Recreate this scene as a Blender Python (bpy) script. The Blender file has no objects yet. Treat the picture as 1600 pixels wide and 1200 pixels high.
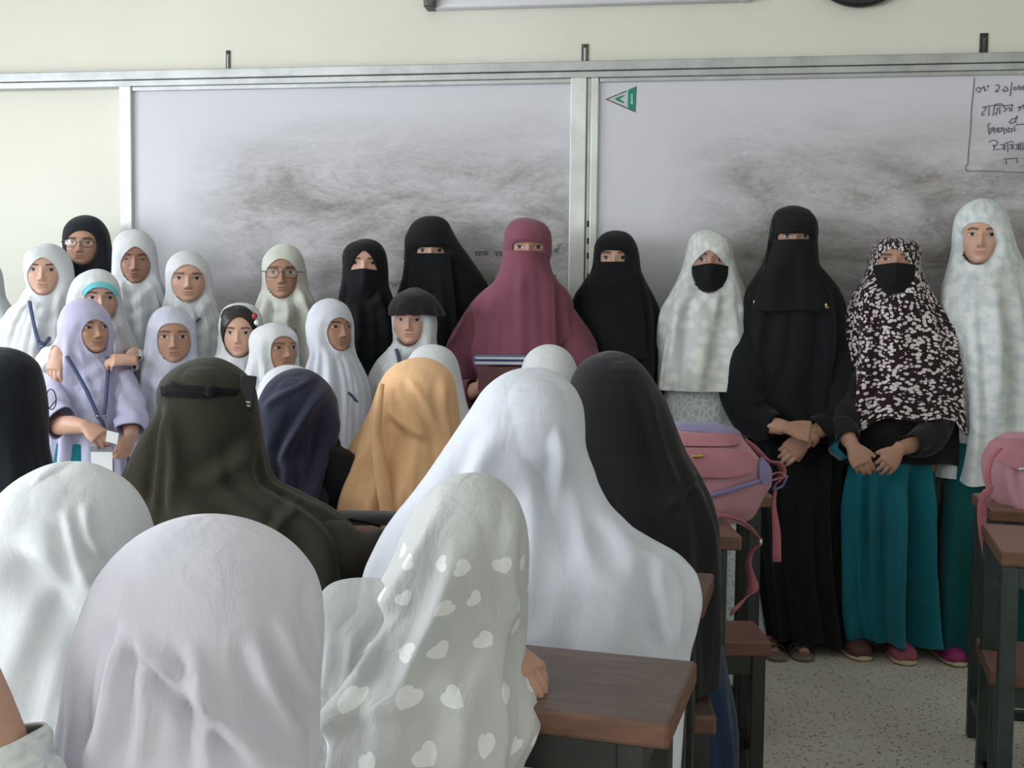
import bpy, bmesh, math, random
import numpy as np
from mathutils import Vector, Matrix

# ------------------------------------------------------------------ camera, light, exposure
F, CAMH = 1700.0, 1.22
YAW, PITCH, ROLL = math.radians(7.5), math.atan(95 / 1700.0), math.radians(0.6)
scn = bpy.context.scene
COL = scn.collection
R3 = (Matrix.Rotation(YAW, 3, 'Z') @ Matrix.Rotation(math.pi / 2 - PITCH, 3, 'X') @ Matrix.Rotation(ROLL, 3, 'Z'))
RN = np.array(R3)
CAMP = np.array([0, 0, CAMH])
cam_d = bpy.data.cameras.new('camera')
cam_d.sensor_width = 36.0
cam_d.lens = F / 1600 * 36.0
cam_d.clip_start = 0.02
cam = bpy.data.objects.new('camera', cam_d)
COL.objects.link(cam)
cam.matrix_world = Matrix.Translation(Vector(CAMP)) @ R3.to_4x4()
scn.camera = cam
scn.view_settings.view_transform = 'Standard'
scn.view_settings.look = 'None'
scn.view_settings.gamma = 1.0
scn.view_settings.exposure = 0.0
scn.view_settings.use_curve_mapping = False

world = bpy.data.worlds.new('World')
scn.world = world
world.use_nodes = True
bg = world.node_tree.nodes['Background']
bg.inputs[0].default_value = (0.80, 0.88, 1.0, 1)
bg.inputs[1].default_value = 1.0


def area_light(name, loc, target, sx, sy, power, color=(1, 1, 1)):
    l = bpy.data.lights.new(name, 'AREA')
    l.shape = 'RECTANGLE'
    l.size, l.size_y, l.energy, l.color = sx, sy, power, color
    o = bpy.data.objects.new(name, l)
    COL.objects.link(o)
    o.location = loc
    o.rotation_euler = (Vector(target) - Vector(loc)).to_track_quat('-Z', 'Y').to_euler()
    return o


# room: x from XL to XR, y from YB to W, z from 0 to ZC
XL, XR, YB, W, ZC = -3.7, 3.2, -3.6, 4.36, 3.15
# daylight entering by the left-hand windows, and a weaker share from the windows on the right
DAY = (0.88, 0.95, 1.0)
area_light('daylight_left_front', (XL - 0.10, 2.6, 1.75), (0, 2.6, 1.3), 1.7, 1.4, 78, DAY)
area_light('daylight_left_middle', (XL - 0.10, 0.2, 1.75), (0, 0.2, 1.3), 1.7, 1.4, 110, DAY)
area_light('daylight_left_back', (XL - 0.10, -2.2, 1.75), (0, -2.2, 1.3), 1.7, 1.4, 135, DAY)
area_light('daylight_right_middle', (XR + 0.10, 0.2, 1.75), (0, 0.2, 1.2), 1.7, 1.4, 6, DAY)
area_light('daylight_right_back', (XR + 0.10, -2.2, 1.75), (0, -2.2, 1.2), 1.7, 1.4, 6, DAY)

FH = np.array([-math.sin(YAW), math.cos(YAW), 0.0])
RH = np.array([math.cos(YAW), math.sin(YAW), 0.0])


def ray(px, py):
    return RN @ np.array([(px - 800) / F, -(py - 600) / F, -1.0])


def on_y(px, py, y):
    r = ray(px, py)
    return CAMP + r * (y / r[1])


def on_z(px, py, z):
    r = ray(px, py)
    return CAMP + r * ((z - CAMH) / r[2])


def on_d(px, py, d):
    r = ray(px, py)
    return CAMP + r * (d / float(r @ FH))


# ------------------------------------------------------------------ materials
def new_mat(name):
    m = bpy.data.materials.new(name)
    m.use_nodes = True
    return m, m.node_tree.nodes, m.node_tree.links, m.node_tree.nodes['Principled BSDF']


def lin(r, g, b):
    f = lambda c: (c / 255 / 12.92) if c / 255 <= 0.04045 else ((c / 255 + 0.055) / 1.055) ** 2.4
    return (f(r), f(g), f(b), 1)


class NG:
    """small helper that writes math node chains"""
    def __init__(s, m):
        s.n, s.l = m.node_tree.nodes, m.node_tree.links

    def put(s, sock, v):
        if hasattr(v, 'is_linked') or hasattr(v, 'links'):
            s.l.new(v, sock)
        else:
            sock.default_value = v

    def m(s, op, a, b=0.0, c=None, clamp=False):
        nd = s.n.new('ShaderNodeMath')
        nd.operation = op
        nd.use_clamp = clamp
        s.put(nd.inputs[0], a)
        s.put(nd.inputs[1], b)
        if c is not None:
            s.put(nd.inputs[2], c)
        return nd.outputs[0]

    def noise(s, vec, scale, detail=3, rough=0.5, w=None, dist=0.0):
        nd = s.n.new('ShaderNodeTexNoise')
        if vec is not None:
            s.l.new(vec, nd.inputs['Vector'])
        nd.inputs['Scale'].default_value = scale
        nd.inputs['Detail'].default_value = detail
        nd.inputs['Roughness'].default_value = rough
        nd.inputs['Distortion'].default_value = dist
        return nd.outputs['Fac']

    def ramp(s, fac, stops):
        nd = s.n.new('ShaderNodeValToRGB')
        s.l.new(fac, nd.inputs[0])
        e = nd.color_ramp.elements
        e[0].position, e[0].color = stops[0]
        e[1].position, e[1].color = stops[1]
        for p, c in stops[2:]:
            q = e.new(p)
            q.color = c
        return nd.outputs[0]

    def mix(s, fac, a, b, blend='MIX'):
        nd = s.n.new('ShaderNodeMix')
        nd.data_type = 'RGBA'
        nd.blend_type = blend
        s.put(nd.inputs[0], fac)
        s.put(nd.inputs[6], a)
        s.put(nd.inputs[7], b)
        return nd.outputs[2]

    def coord(s, which='Object', scale=None):
        nd = s.n.new('ShaderNodeTexCoord')
        o = nd.outputs[which]
        if scale:
            mp = s.n.new('ShaderNodeMapping')
            mp.inputs['Scale'].default_value = scale
            s.l.new(o, mp.inputs[0])
            o = mp.outputs[0]
        return o

    def bump(s, h, strength, dist, bsdf):
        nd = s.n.new('ShaderNodeBump')
        nd.inputs['Strength'].default_value = strength
        nd.inputs['Distance'].default_value = dist
        s.l.new(h, nd.inputs['Height'])
        s.l.new(nd.outputs[0], bsdf.inputs['Normal'])
        return nd


def cloth(name, rgb, rough=0.9, sheen=0.15, wr=0.5, thin=0.0, var=0.05, see=0.0):
    m, n, l, b = new_mat(name)
    g = NG(m)
    co = g.coord('Object')
    v = g.noise(co, 9, 4)
    c = lin(*rgb)
    dk = tuple(x * (1 - var * 3) for x in c[:3]) + (1,)
    base = g.ramp(v, [(0.3, dk), (0.7, c)])
    l.new(base, b.inputs['Base Color'])
    b.inputs['Roughness'].default_value = rough
    b.inputs['Sheen Weight'].default_value = sheen
    b.inputs['Specular IOR Level'].default_value = 0.2
    st = g.coord('Object', (1, 1, 0.35))
    h1 = g.noise(st, 22, 5, 0.55, dist=0.6)
    h2 = g.noise(co, 380, 2)
    h = g.m('ADD', g.m('MULTIPLY', h1, 1.0), g.m('MULTIPLY', h2, 0.06))
    g.bump(h, wr, 0.012, b)
    out = n['Material Output']
    sh = b.outputs[0]
    if thin > 0:
        t = n.new('ShaderNodeBsdfTranslucent')
        l.new(base, t.inputs[0])
        mx = n.new('ShaderNodeMixShader')
        mx.inputs[0].default_value = thin
        l.new(sh, mx.inputs[1])
        l.new(t.outputs[0], mx.inputs[2])
        sh = mx.outputs[0]
    if see > 0:
        t = n.new('ShaderNodeBsdfTransparent')
        mx = n.new('ShaderNodeMixShader')
        mx.inputs[0].default_value = see
        l.new(sh, mx.inputs[1])
        l.new(t.outputs[0], mx.inputs[2])
        sh = mx.outputs[0]
    l.new(sh, out.inputs[0])
    m['base_out'] = 1
    return m, g, b, base


M = {}


def C(key, rgb, **k):
    M[key] = cloth(key, rgb, **k)[0]


C('cloth_white', (232, 234, 238), thin=0.18, wr=0.35)
C('cloth_white_cool', (226, 229, 240), thin=0.18, wr=0.35)
C('cloth_cream', (228, 228, 218), thin=0.15, wr=0.35)
C('cloth_lavender', (205, 202, 232), thin=0.15, wr=0.35)
C('cloth_lavender_pale', (212, 213, 232), thin=0.15, wr=0.35)
C('cloth_grey_white', (206, 212, 216), thin=0.1, wr=0.35)
C('cloth_black', (20, 21, 24), wr=0.3, sheen=0.08)
C('cloth_black_soft', (29, 27, 31), wr=0.3, sheen=0.15)
C('cloth_black_mask', (24, 24, 28), wr=0.1, sheen=0.05)
C('cloth_navy', (52, 52, 72), wr=0.35)
C('cloth_navy_black', (28, 31, 38), wr=0.35)
C('cloth_olive', (51, 48, 38), wr=0.3)
C('cloth_maroon', (130, 76, 93), wr=0.3)
C('cloth_maroon_dark', (112, 64, 78), wr=0.3)
C('cloth_orange', (255, 206, 158), wr=0.35, thin=0.15)
C('cloth_teal', (20, 108, 124), wr=0.3)
C('cloth_teal_dark', (12, 82, 84), wr=0.3)
C('cloth_aqua', (120, 205, 214), wr=0.2)
C('cloth_blue', (30, 48, 76), wr=0.3)
C('bag_pink', (174, 118, 127), wr=0.25, sheen=0.1)
C('bag_pink_light', (182, 136, 145), wr=0.25, sheen=0.1)
C('bag_lilac', (132, 122, 162), wr=0.25)
C('strap_pink', (172, 104, 114), wr=0.1)
C('lanyard_blue', (76, 86, 118), wr=0.1)


def rgb_cloth(key, **k):
    m, g, b, base = cloth(key, (200, 200, 200), **k)
    M[key] = m
    return m, g, b, base


def swap_base(m, newcol):
    """re-route every use of the base colour to newcol"""
    t = m.node_tree
    for lk in list(t.links):
        if lk.to_socket.name in ('Base Color',) or (lk.to_node.type == 'BSDF_TRANSLUCENT' and lk.to_socket.name == 'Color'):
            s = lk.to_socket
            t.links.remove(lk)
            t.links.new(newcol, s)


# white blossoms printed on dark maroon-black
m, g, b, base = rgb_cloth('cloth_floral', wr=0.3)
uv = g.coord('UV')
vn = g.n.new('ShaderNodeTexVoronoi')
vn.inputs['Scale'].default_value = 88
vn.inputs['Randomness'].default_value = 1.0
g.l.new(uv, vn.inputs['Vector'])
dmask = g.m('LESS_THAN', g.m('ADD', vn.outputs['Distance'], g.m('MULTIPLY', g.noise(uv, 340, 2), 0.25)), 0.60)
clump = g.m('GREATER_THAN', g.noise(uv, 20, 3, 0.6), 0.42)
lone = g.m('LESS_THAN', g.m('ADD', vn.outputs['Distance'], g.m('MULTIPLY', g.noise(uv, 260, 2), 0.25)), 0.36)
msk = g.m('MAXIMUM', g.m('MULTIPLY', dmask, clump), lone)
swap_base(m, g.mix(msk, lin(38, 22, 27), lin(205, 196, 198)))

# white with soft grey-blue blots
m, g, b, base = rgb_cloth('cloth_blotted', wr=0.3, thin=0.12)
uv = g.coord('UV')
bl = g.ramp(g.noise(uv, 24, 2, 0.5), [(0.42, lin(228, 231, 231)), (0.64, lin(200, 209, 212))])
swap_base(m, bl)

m, g, b, base = rgb_cloth('cloth_pebble', wr=0.2)
uv = g.coord('UV')
vn = g.n.new('ShaderNodeTexVoronoi')
vn.inputs['Scale'].default_value = 38
vn.feature = 'DISTANCE_TO_EDGE'
g.l.new(uv, vn.inputs['Vector'])
swap_base(m, g.ramp(vn.outputs['Distance'], [(0.04, lin(214, 220, 222)), (0.2, lin(180, 192, 198))]))

# white cotton with woven-in pale flowers
m, g, b, base = rgb_cloth('cloth_embroidered', wr=0.3, thin=0.12)
uv = g.coord('UV')
vn = g.n.new('ShaderNodeTexVoronoi')
vn.inputs['Scale'].default_value = 30
g.l.new(uv, vn.inputs['Vector'])
swap_base(m, g.ramp(vn.outputs['Distance'], [(0.3, lin(226, 226, 224)), (0.6, lin(206, 208, 208))]))


# sheer grey-white cloth with white hearts
def heart_cloth(key, see):
    m, g, b, base = rgb_cloth(key, wr=0.7, thin=0.12, see=see)
    uv = g.coord('UV')
    sp = g.n.new('ShaderNodeSeparateXYZ')
    g.l.new(uv, sp.inputs[0])
    cell = 0.052
    u = g.m('DIVIDE', sp.outputs[0], cell)
    v = g.m('DIVIDE', sp.outputs[1], cell)
    row = g.m('FLOOR', v)
    u2 = g.m('ADD', u, g.m('MULTIPLY', g.m('MODULO', row, 2.0), 0.5))
    colm = g.m('FLOOR', u2)
    cb = g.n.new('ShaderNodeCombineXYZ')
    g.l.new(colm, cb.inputs[0])
    g.l.new(row, cb.inputs[1])
    wn = g.n.new('ShaderNodeTexWhiteNoise')
    wn.noise_dimensions = '2D'
    g.l.new(cb.outputs[0], wn.inputs['Vector'])
    ang = g.m('MULTIPLY', g.m('SUBTRACT', wn.outputs['Value'], 0.5), 3.2)
    sc_ = g.n.new('ShaderNodeSeparateColor')
    g.l.new(wn.outputs['Color'], sc_.inputs[0])
    fx = g.m('SUBTRACT', g.m('FRACT', u2), g.m('ADD', 0.32, g.m('MULTIPLY', sc_.outputs[0], 0.36)))
    fy = g.m('SUBTRACT', g.m('FRACT', v), g.m('ADD', 0.32, g.m('MULTIPLY', sc_.outputs[1], 0.36)))
    ca, sa = g.m('COSINE', ang), g.m('SINE', ang)
    x = g.m('MULTIPLY', g.m('SUBTRACT', g.m('MULTIPLY', fx, ca), g.m('MULTIPLY', fy, sa)), 5.4)
    y = g.m('MULTIPLY', g.m('ADD', g.m('MULTIPLY', fx, sa), g.m('MULTIPLY', fy, ca)), 5.4)
    q = g.m('SUBTRACT', g.m('ADD', g.m('MULTIPLY', x, x), g.m('MULTIPLY', y, y)), 1.0)
    hrt = g.m('SUBTRACT', g.m('POWER', q, 3.0), g.m('MULTIPLY', g.m('MULTIPLY', x, x), g.m('MULTIPLY', g.m('MULTIPLY', y, y), y)))
    msk = g.m('MULTIPLY', g.m('LESS_THAN', hrt, 0.0), g.m('LESS_THAN', row, 17.5))
    swap_base(m, g.mix(msk, lin(206, 207, 207), lin(236, 236, 236)))
    # hearts are woven denser than the ground
    for nd in m.node_tree.nodes:
        if nd.type == 'MIX_SHADER' and nd.inputs[2].links[0].from_node.type == 'BSDF_TRANSPARENT':
            g.l.new(g.m('SUBTRACT', see, g.m('MULTIPLY', msk, see * 0.8)), nd.inputs[0])


heart_cloth('cloth_hearts', 0.10)
C('cloth_sheer', (206, 208, 208), thin=0.15, wr=0.5, see=0.35)
C('cloth_white_thin', (236, 234, 246), thin=0.2, wr=0.4, see=0.05)


def plain(key, rgb, rough=0.5, metal=0.0, spec=0.5, noise=None, bump=0.0, emit=None):
    m, n, l, b = new_mat(key)
    c = lin(*rgb)
    b.inputs['Base Color'].default_value = c
    b.inputs['Roughness'].default_value = rough
    b.inputs['Metallic'].default_value = metal
    b.inputs['Specular IOR Level'].default_value = spec
    g = NG(m)
    if noise:
        co = g.coord('Object')
        f = g.noise(co, noise[0], 5, 0.6)
        l.new(g.ramp(f, [(0.35, lin(*noise[1])), (0.65, c)]), b.inputs['Base Color'])
        if bump:
            g.bump(f, bump, 0.004, b)
    M[key] = m
    return m


plain('skin_plain', (160, 112, 90), 0.5, spec=0.3)
plain('hair', (22, 18, 18), 0.45, spec=0.5, noise=(60, (14, 11, 11)), bump=0.4)
plain('black_plastic', (22, 22, 24), 0.4)
plain('dark_frame', (34, 38, 37), 0.45, noise=(18, (22, 24, 24)), bump=0.05)
plain('green_frame', (40, 54, 52), 0.5, noise=(14, (28, 38, 37)), bump=0.05)
plain('aluminium', (196, 198, 200), 0.38, metal=0.75, noise=(9, (176, 178, 180)), bump=0.03)
plain('aluminium_bright', (222, 224, 222), 0.42, metal=0.3, noise=(7, (200, 202, 200)), bump=0.03)
plain('steel_clip', (104, 104, 100), 0.5, metal=0.5, noise=(90, (70, 70, 66)))
plain('steel_dark', (70, 72, 70), 0.5, metal=0.5, noise=(90, (42, 44, 42)))
plain('lens_rim', (50, 44, 44), 0.35, metal=0.3)
plain('gold', (190, 160, 100), 0.3, metal=0.9)
plain('silver', (200, 200, 205), 0.3, metal=0.8)
plain('paper', (226, 228, 232), 0.8, spec=0.2)
plain('paper_blue', (112, 122, 160), 0.7, spec=0.3)
plain('card_grey', (120, 122, 132), 0.4)
plain('cover_maroon', (112, 70, 74), 0.55)
plain('marker_ink', (104, 104, 112), 0.7, spec=0.2)
plain('ink_faint', (120, 118, 124), 0.8, spec=0.2)
plain('sticker_green', (30, 122, 104), 0.4)
plain('sticker_pale', (186, 192, 186), 0.5)
plain('sticker_mint', (150, 205, 195), 0.5)
plain('print_white', (220, 220, 220), 0.6)
plain('lamp_white', (206, 204, 210), 0.4)
plain('clock_dark', (34, 28, 30), 0.4)
plain('clip_red', (150, 40, 52), 0.4)
plain('clip_white', (225, 222, 222), 0.4)
plain('sandal_tan', (120, 108, 96), 0.6)
plain('sandal_strap', (48, 42, 40), 0.6)
plain('slipper_pink', (168, 88, 112), 0.6, noise=(30, (146, 72, 96)))
plain('slipper_magenta', (146, 44, 104), 0.6)
plain('slipper_sole', (196, 180, 150), 0.7)
plain('slipper_brown', (84, 54, 52), 0.6)
plain('concrete_white', (214, 212, 204), 0.85)

m, n, l, b = new_mat('lens_glass')
tr_ = n.new('ShaderNodeBsdfTransparent')
gl_ = n.new('ShaderNodeBsdfGlossy')
gl_.inputs['Roughness'].default_value = 0.05
mx_ = n.new('ShaderNodeMixShader')
mx_.inputs[0].default_value = 0.09
l.new(tr_.outputs[0], mx_.inputs[1])
l.new(gl_.outputs[0], mx_.inputs[2])
l.new(mx_.outputs[0], n['Material Output'].inputs[0])
M['lens_glass'] = m

# skin: colours of the body surface itself (lips, brows, iris, hair) come from the vertex attribute
m, n, l, b = new_mat('skin')
g = NG(m)
at = n.new('ShaderNodeAttribute')
at.attribute_name = 'tint'
l.new(at.outputs['Color'], b.inputs['Base Color'])
b.inputs['Roughness'].default_value = 0.5
b.inputs['Specular IOR Level'].default_value = 0.35
b.inputs['Subsurface Weight'].default_value = 0.12
b.inputs['Subsurface Radius'].default_value = (0.008, 0.004, 0.002)
b.inputs['Subsurface Scale'].default_value = 1.0
M['skin'] = m


# worn dark wood
def wood(key, a, c, pale, wear):
    m, n, l, b = new_mat(key)
    g = NG(m)
    co = g.coord('Object', (3, 26, 26))
    gr = g.noise(co, 2.4, 6, 0.6, dist=1.2)
    base = g.ramp(gr, [(0.3, lin(*a)), (0.7, lin(*c))])
    w = g.noise(g.coord('Object', (5, 14, 14)), 4.5, 8, 0.7)
    wm = g.ramp(w, [(0.60, (0, 0, 0, 1)), (0.72, (wear, wear, wear, 1))])
    bw = n.new('ShaderNodeRGBToBW')
    l.new(wm, bw.inputs[0])
    l.new(g.mix(bw.outputs[0], base, lin(*pale)), b.inputs['Base Color'])
    b.inputs['Roughness'].default_value = 0.42
    g.bump(gr, 0.25, 0.004, b)
    M[key] = m


wood('wood_dark', (78, 62, 56), (112, 92, 84), (160, 146, 130), 0.5)
wood('wood_edge', (84, 54, 40), (112, 76, 58), (150, 120, 96), 0.3)
wood('wood_red', (112, 78, 70), (138, 100, 90), (160, 134, 122), 0.25)

# wall paint
m, n, l, b = new_mat('wall_paint')
g = NG(m)
f = g.noise(g.coord('Object'), 1.3, 4, 0.6)
sc = g.noise(g.coord('Object', (1.2, 1, 26)), 3.0, 6, 0.65)
base = g.ramp(f, [(0.3, lin(214, 211, 199)), (0.7, lin(220, 218, 207))])
sm = g.ramp(sc, [(0.72, (0, 0, 0, 1)), (0.80, (0.25, 0.25, 0.25, 1))])
bw = n.new('ShaderNodeRGBToBW')
l.new(sm, bw.inputs[0])
l.new(g.mix(bw.outputs[0], base, lin(176, 170, 150)), b.inputs['Base Color'])
b.inputs['Roughness'].default_value = 0.6
g.bump(g.noise(g.coord('Object'), 60, 4), 0.12, 0.004, b)
M['wall_paint'] = m
plain('ceiling_paint', (224, 222, 214), 0.85)

# terrazzo floor
m, n, l, b = new_mat('terrazzo')
g = NG(m)
co = g.coord('Object')
v1 = g.n.new('ShaderNodeTexVoronoi')
v1.inputs['Scale'].default_value = 75
l.new(co, v1.inputs['Vector'])
sel = g.m('GREATER_THAN', g.noise(co, 60, 2), 0.52)
chips = g.m('MULTIPLY', g.m('LESS_THAN', v1.outputs['Distance'], 0.36), sel)
dirt = g.ramp(g.noise(co, 2.2, 6, 0.6), [(0.35, lin(204, 197, 184)), (0.65, lin(222, 218, 209))])
l.new(g.mix(g.m('MULTIPLY', chips, 0.75), dirt, lin(84, 80, 74)), b.inputs['Base Color'])
b.inputs['Roughness'].default_value = 0.45
M['terrazzo'] = m


# whiteboards: melamine with rubbed-in marker dust
def board_mat(key, seed, x0, x1, lowx):
    m, n, l, b = new_mat(key)
    g = NG(m)
    co = g.coord('Object')
    sp = n.new('ShaderNodeSeparateXYZ')
    l.new(co, sp.inputs[0])
    mp = n.new('ShaderNodeMapping')
    l.new(co, mp.inputs[0])
    mp.inputs['Scale'].default_value = (1.0, 1, 2.6)
    mp.inputs['Location'].default_value = (seed, seed * 2, seed)
    big = g.noise(mp.outputs[0], 2.3, 7, 0.62, dist=0.7)
    fine = g.noise(mp.outputs[0], 16, 6, 0.7, dist=1.5)
    # the wiped zone: lower than the top edge, away from the left edge
    hz = g.m('MULTIPLY', g.m('SUBTRACT', 1.16, sp.outputs[2]), 3.4, clamp=True)
    hx = g.m('MULTIPLY', g.m('SUBTRACT', sp.outputs[0], x0 + lowx), 3.0, clamp=True)
    zone = g.m('MULTIPLY', hz, hx)
    mk = g.m('ADD', g.m('MULTIPLY', big, 1.25), g.m('MULTIPLY', fine, 0.55))
    mk = g.m('MULTIPLY', g.m('SUBTRACT', mk, 0.60), 1.7, clamp=True)
    mk = g.m('MULTIPLY', mk, zone)
    l.new(g.mix(mk, lin(204, 202, 210), lin(128, 121, 116)), b.inputs['Base Color'])
    b.inputs['Roughness'].default_value = 0.42
    b.inputs['Specular IOR Level'].default_value = 0.3
    M[key] = m


board_mat('board_left', 1.7, -.86, 0, 0.12)
board_mat('board_right', 5.3, -1.0, 0, 0.0)


# ------------------------------------------------------------------ mesh helpers
def mesh_obj(name, V, Fs, mat, parent=None, smooth=True, tint=None, uv=None, mats=None, fmat=None):
    me = bpy.data.meshes.new(name)
    me.from_pydata([tuple(map(float, v)) for v in V], [], [tuple(f) for f in Fs])
    if smooth:
        me.polygons.foreach_set('use_smooth', np.ones(len(me.polygons), dtype=bool))
    for mm in (mats or [mat]):
        me.materials.append(M[mm] if isinstance(mm, str) else mm)
    if fmat is not None:
        me.polygons.foreach_set('material_index', np.array(fmat, dtype=np.int32))
    if tint is not None:
        a = me.attributes.new('tint', 'FLOAT_COLOR', 'POINT')
        a.data.foreach_set('color', np.asarray(tint, dtype=np.float32).ravel())
    if uv is not None:
        ul = me.uv_layers.new(name='UVMap')
        li = np.empty(len(me.loops), dtype=np.int32)
        me.loops.foreach_get('vertex_index', li)
        ul.data.foreach_set('uv', np.asarray(uv, dtype=np.float32)[li].ravel())
    me.validate()
    me.update()
    o = bpy.data.objects.new(name, me)
    COL.objects.link(o)
    if parent is not None:
        o.parent = parent
    return o


def tag(o, label=None, cat=None, group=None, kind=None):
    if label:
        o['label'] = label
    if cat:
        o['category'] = cat
    if group:
        o['group'] = group
    if kind:
        o['kind'] = kind
    return o


def empty(name, loc, rz=0.0):
    o = bpy.data.objects.new(name, None)
    o.empty_display_size = 0.1
    COL.objects.link(o)
    o.location = loc
    o.rotation_euler = (0, 0, rz)
    return o


class Buf:
    def __init__(s):
        s.V, s.F, s.m = [], [], []

    def add(s, V, Fs, mi=0):
        o = len(s.V)
        s.V += [tuple(v) for v in V]
        s.F += [tuple(i + o for i in f) for f in Fs]
        s.m += [mi] * len(Fs)
        return s

    def box(s, x0, x1, y0, y1, z0, z1, bev=0.0, mi=0):
        bm = bmesh.new()
        bmesh.ops.create_cube(bm, size=1.0)
        for v in bm.verts:
            v.co = Vector(((x0 + x1) / 2 + v.co.x * (x1 - x0), (y0 + y1) / 2 + v.co.y * (y1 - y0), (z0 + z1) / 2 + v.co.z * (z1 - z0)))
        if bev > 0:
            bmesh.ops.bevel(bm, geom=bm.edges[:], offset=bev, segments=2, affect='EDGES', profile=0.5)
        bm.verts.index_update()
        s.add([v.co[:] for v in bm.verts], [[v.index for v in f.verts] for f in bm.faces], mi)
        bm.free()
        return s

    def tube(s, pts, rad, n=12, mi=0, side=None, flat=None, cap=True, sub=1):
        V, Fs = tube(pts, rad, n, side, flat, cap, sub)
        return s.add(V, Fs, mi)

    def obj(s, name, mat, parent=None, smooth=True, mats=None, **k):
        o = mesh_obj(name, s.V, s.F, mat, parent, smooth, mats=mats, fmat=s.m if mats else None, **k)
        return o


def catmull(P, sub):
    P = np.asarray(P, float)
    if sub <= 1 or len(P) < 3:
        return P
    Q = np.vstack([2 * P[0] - P[1], P, 2 * P[-1] - P[-2]])
    out = []
    for i in range(1, len(Q) - 2):
        for t in np.linspace(0, 1, sub, endpoint=False):
            a, b_, c, d = Q[i - 1], Q[i], Q[i + 1], Q[i + 2]
            out.append(0.5 * (2 * b_ + (c - a) * t + (2 * a - 5 * b_ + 4 * c - d) * t * t + (3 * b_ - a - 3 * c + d) * t ** 3))
    out.append(P[-1])
    return np.array(out)


def tube(pts, rad, n=12, side=None, flat=None, cap=True, sub=1):
    """swept ellipse; rad = radius along 'side', flat*rad across"""
    rad = np.atleast_2d(np.asarray(rad, float).reshape(len(pts), -1))
    if flat is not None and rad.shape[1] == 1:
        rad = np.hstack([rad, rad * flat])
    elif rad.shape[1] == 1:
        rad = np.hstack([rad, rad])
    A = catmull(np.hstack([np.asarray(pts, float), rad]), sub)
    P, r = A[:, :3], A[:, 3:]
    T = np.gradient(P, axis=0)
    T /= np.linalg.norm(T, axis=1)[:, None] + 1e-9
    s0 = np.array(side if side is not None else (0.3, 0.2, 1.0), float)
    a = np.linspace(0, 2 * math.pi, n, endpoint=False)
    V, Fs = [], []
    for i in range(len(P)):
        S = s0 - T[i] * (s0 @ T[i])
        nn = np.linalg.norm(S)
        if nn < 1e-4:
            S = np.cross(T[i], (1, 0.3, 0.1))
            nn = np.linalg.norm(S)
        S /= nn
        s0 = S if side is None else s0
        N = np.cross(T[i], S)
        for q in a:
            V.append(P[i] + S * math.cos(q) * r[i, 0] + N * math.sin(q) * r[i, 1])
    for i in range(len(P) - 1):
        for j in range(n):
            k = (j + 1) % n
            Fs.append((i * n + j, i * n + k, (i + 1) * n + k, (i + 1) * n + j))
    if cap:
        V.append(P[0])
        V.append(P[-1])
        e = (len(P) - 1) * n
        for j in range(n):
            k = (j + 1) % n
            Fs.append((len(V) - 2, k, j))
            Fs.append((len(V) - 1, e + j, e + k))
    return V, Fs


def strip(pts, width, thick=0.0015, wdir=None, normal=None, sub=4):
    """a flat band swept along pts: width along wdir, thickness across"""
    P = catmull(pts, sub)
    if isinstance(width, (int, float)):
        width = [width] * len(pts)
    wv = catmull(np.array([[x, 0, 0] for x in width]), sub)[:, 0]
    T = np.gradient(P, axis=0)
    T /= np.linalg.norm(T, axis=1)[:, None] + 1e-9
    V, Fs = [], []
    wl = None
    if wdir is not None and np.asarray(wdir).ndim == 2:
        wl = catmull(np.asarray(wdir, float), sub)
    for i in range(len(P)):
        if wl is not None:
            w = wl[i]
        elif wdir is not None:
            w = np.asarray(wdir, float)
        else:
            w = np.cross(T[i], np.asarray(normal, float))
        w = w - T[i] * (w @ T[i])
        w /= np.linalg.norm(w) + 1e-9
        N = np.cross(T[i], w)
        h = wv[i] / 2
        V += [P[i] + w * h + N * thick / 2, P[i] - w * h + N * thick / 2, P[i] - w * h - N * thick / 2, P[i] + w * h - N * thick / 2]
    for i in range(len(P) - 1):
        a = i * 4
        for j in range(4):
            k = (j + 1) % 4
            Fs.append((a + j, a + k, a + 4 + k, a + 4 + j))
    e = (len(P) - 1) * 4
    Fs += [(3, 2, 1, 0), (e, e + 1, e + 2, e + 3)]
    return V, Fs


def ball(c, r, nu=14, nv=10):
    V, Fs = [], []
    r = np.atleast_1d(r) * np.ones(3)
    for i in range(nv + 1):
        p = math.pi * i / nv
        for j in range(nu):
            q = 2 * math.pi * j / nu
            V.append((c[0] + r[0] * math.sin(p) * math.cos(q), c[1] + r[1] * math.sin(p) * math.sin(q), c[2] + r[2] * math.cos(p)))
    for i in range(nv):
        for j in range(nu):
            k = (j + 1) % nu
            Fs.append((i * nu + j, i * nu + k, (i + 1) * nu + k, (i + 1) * nu + j))
    return V, Fs


def remesh(V, Fs, voxel, smooth=2):
    me = bpy.data.meshes.new('tmp')
    me.from_pydata([tuple(map(float, v)) for v in V], [], [tuple(f) for f in Fs])
    o = bpy.data.objects.new('tmp', me)
    COL.objects.link(o)
    md = o.modifiers.new('r', 'REMESH')
    md.mode = 'VOXEL'
    md.voxel_size = voxel
    sm = o.modifiers.new('s', 'SMOOTH')
    sm.iterations = smooth
    sm.factor = 0.5
    dg = bpy.context.evaluated_depsgraph_get()
    ev = o.evaluated_get(dg)
    m2 = ev.to_mesh()
    n = len(m2.vertices)
    co = np.empty(n * 3)
    m2.vertices.foreach_get('co', co)
    F2 = [tuple(p.vertices) for p in m2.polygons]
    ev.to_mesh_clear()
    bpy.data.objects.remove(o)
    bpy.data.meshes.remove(me)
    return co.reshape(-1, 3), F2


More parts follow.
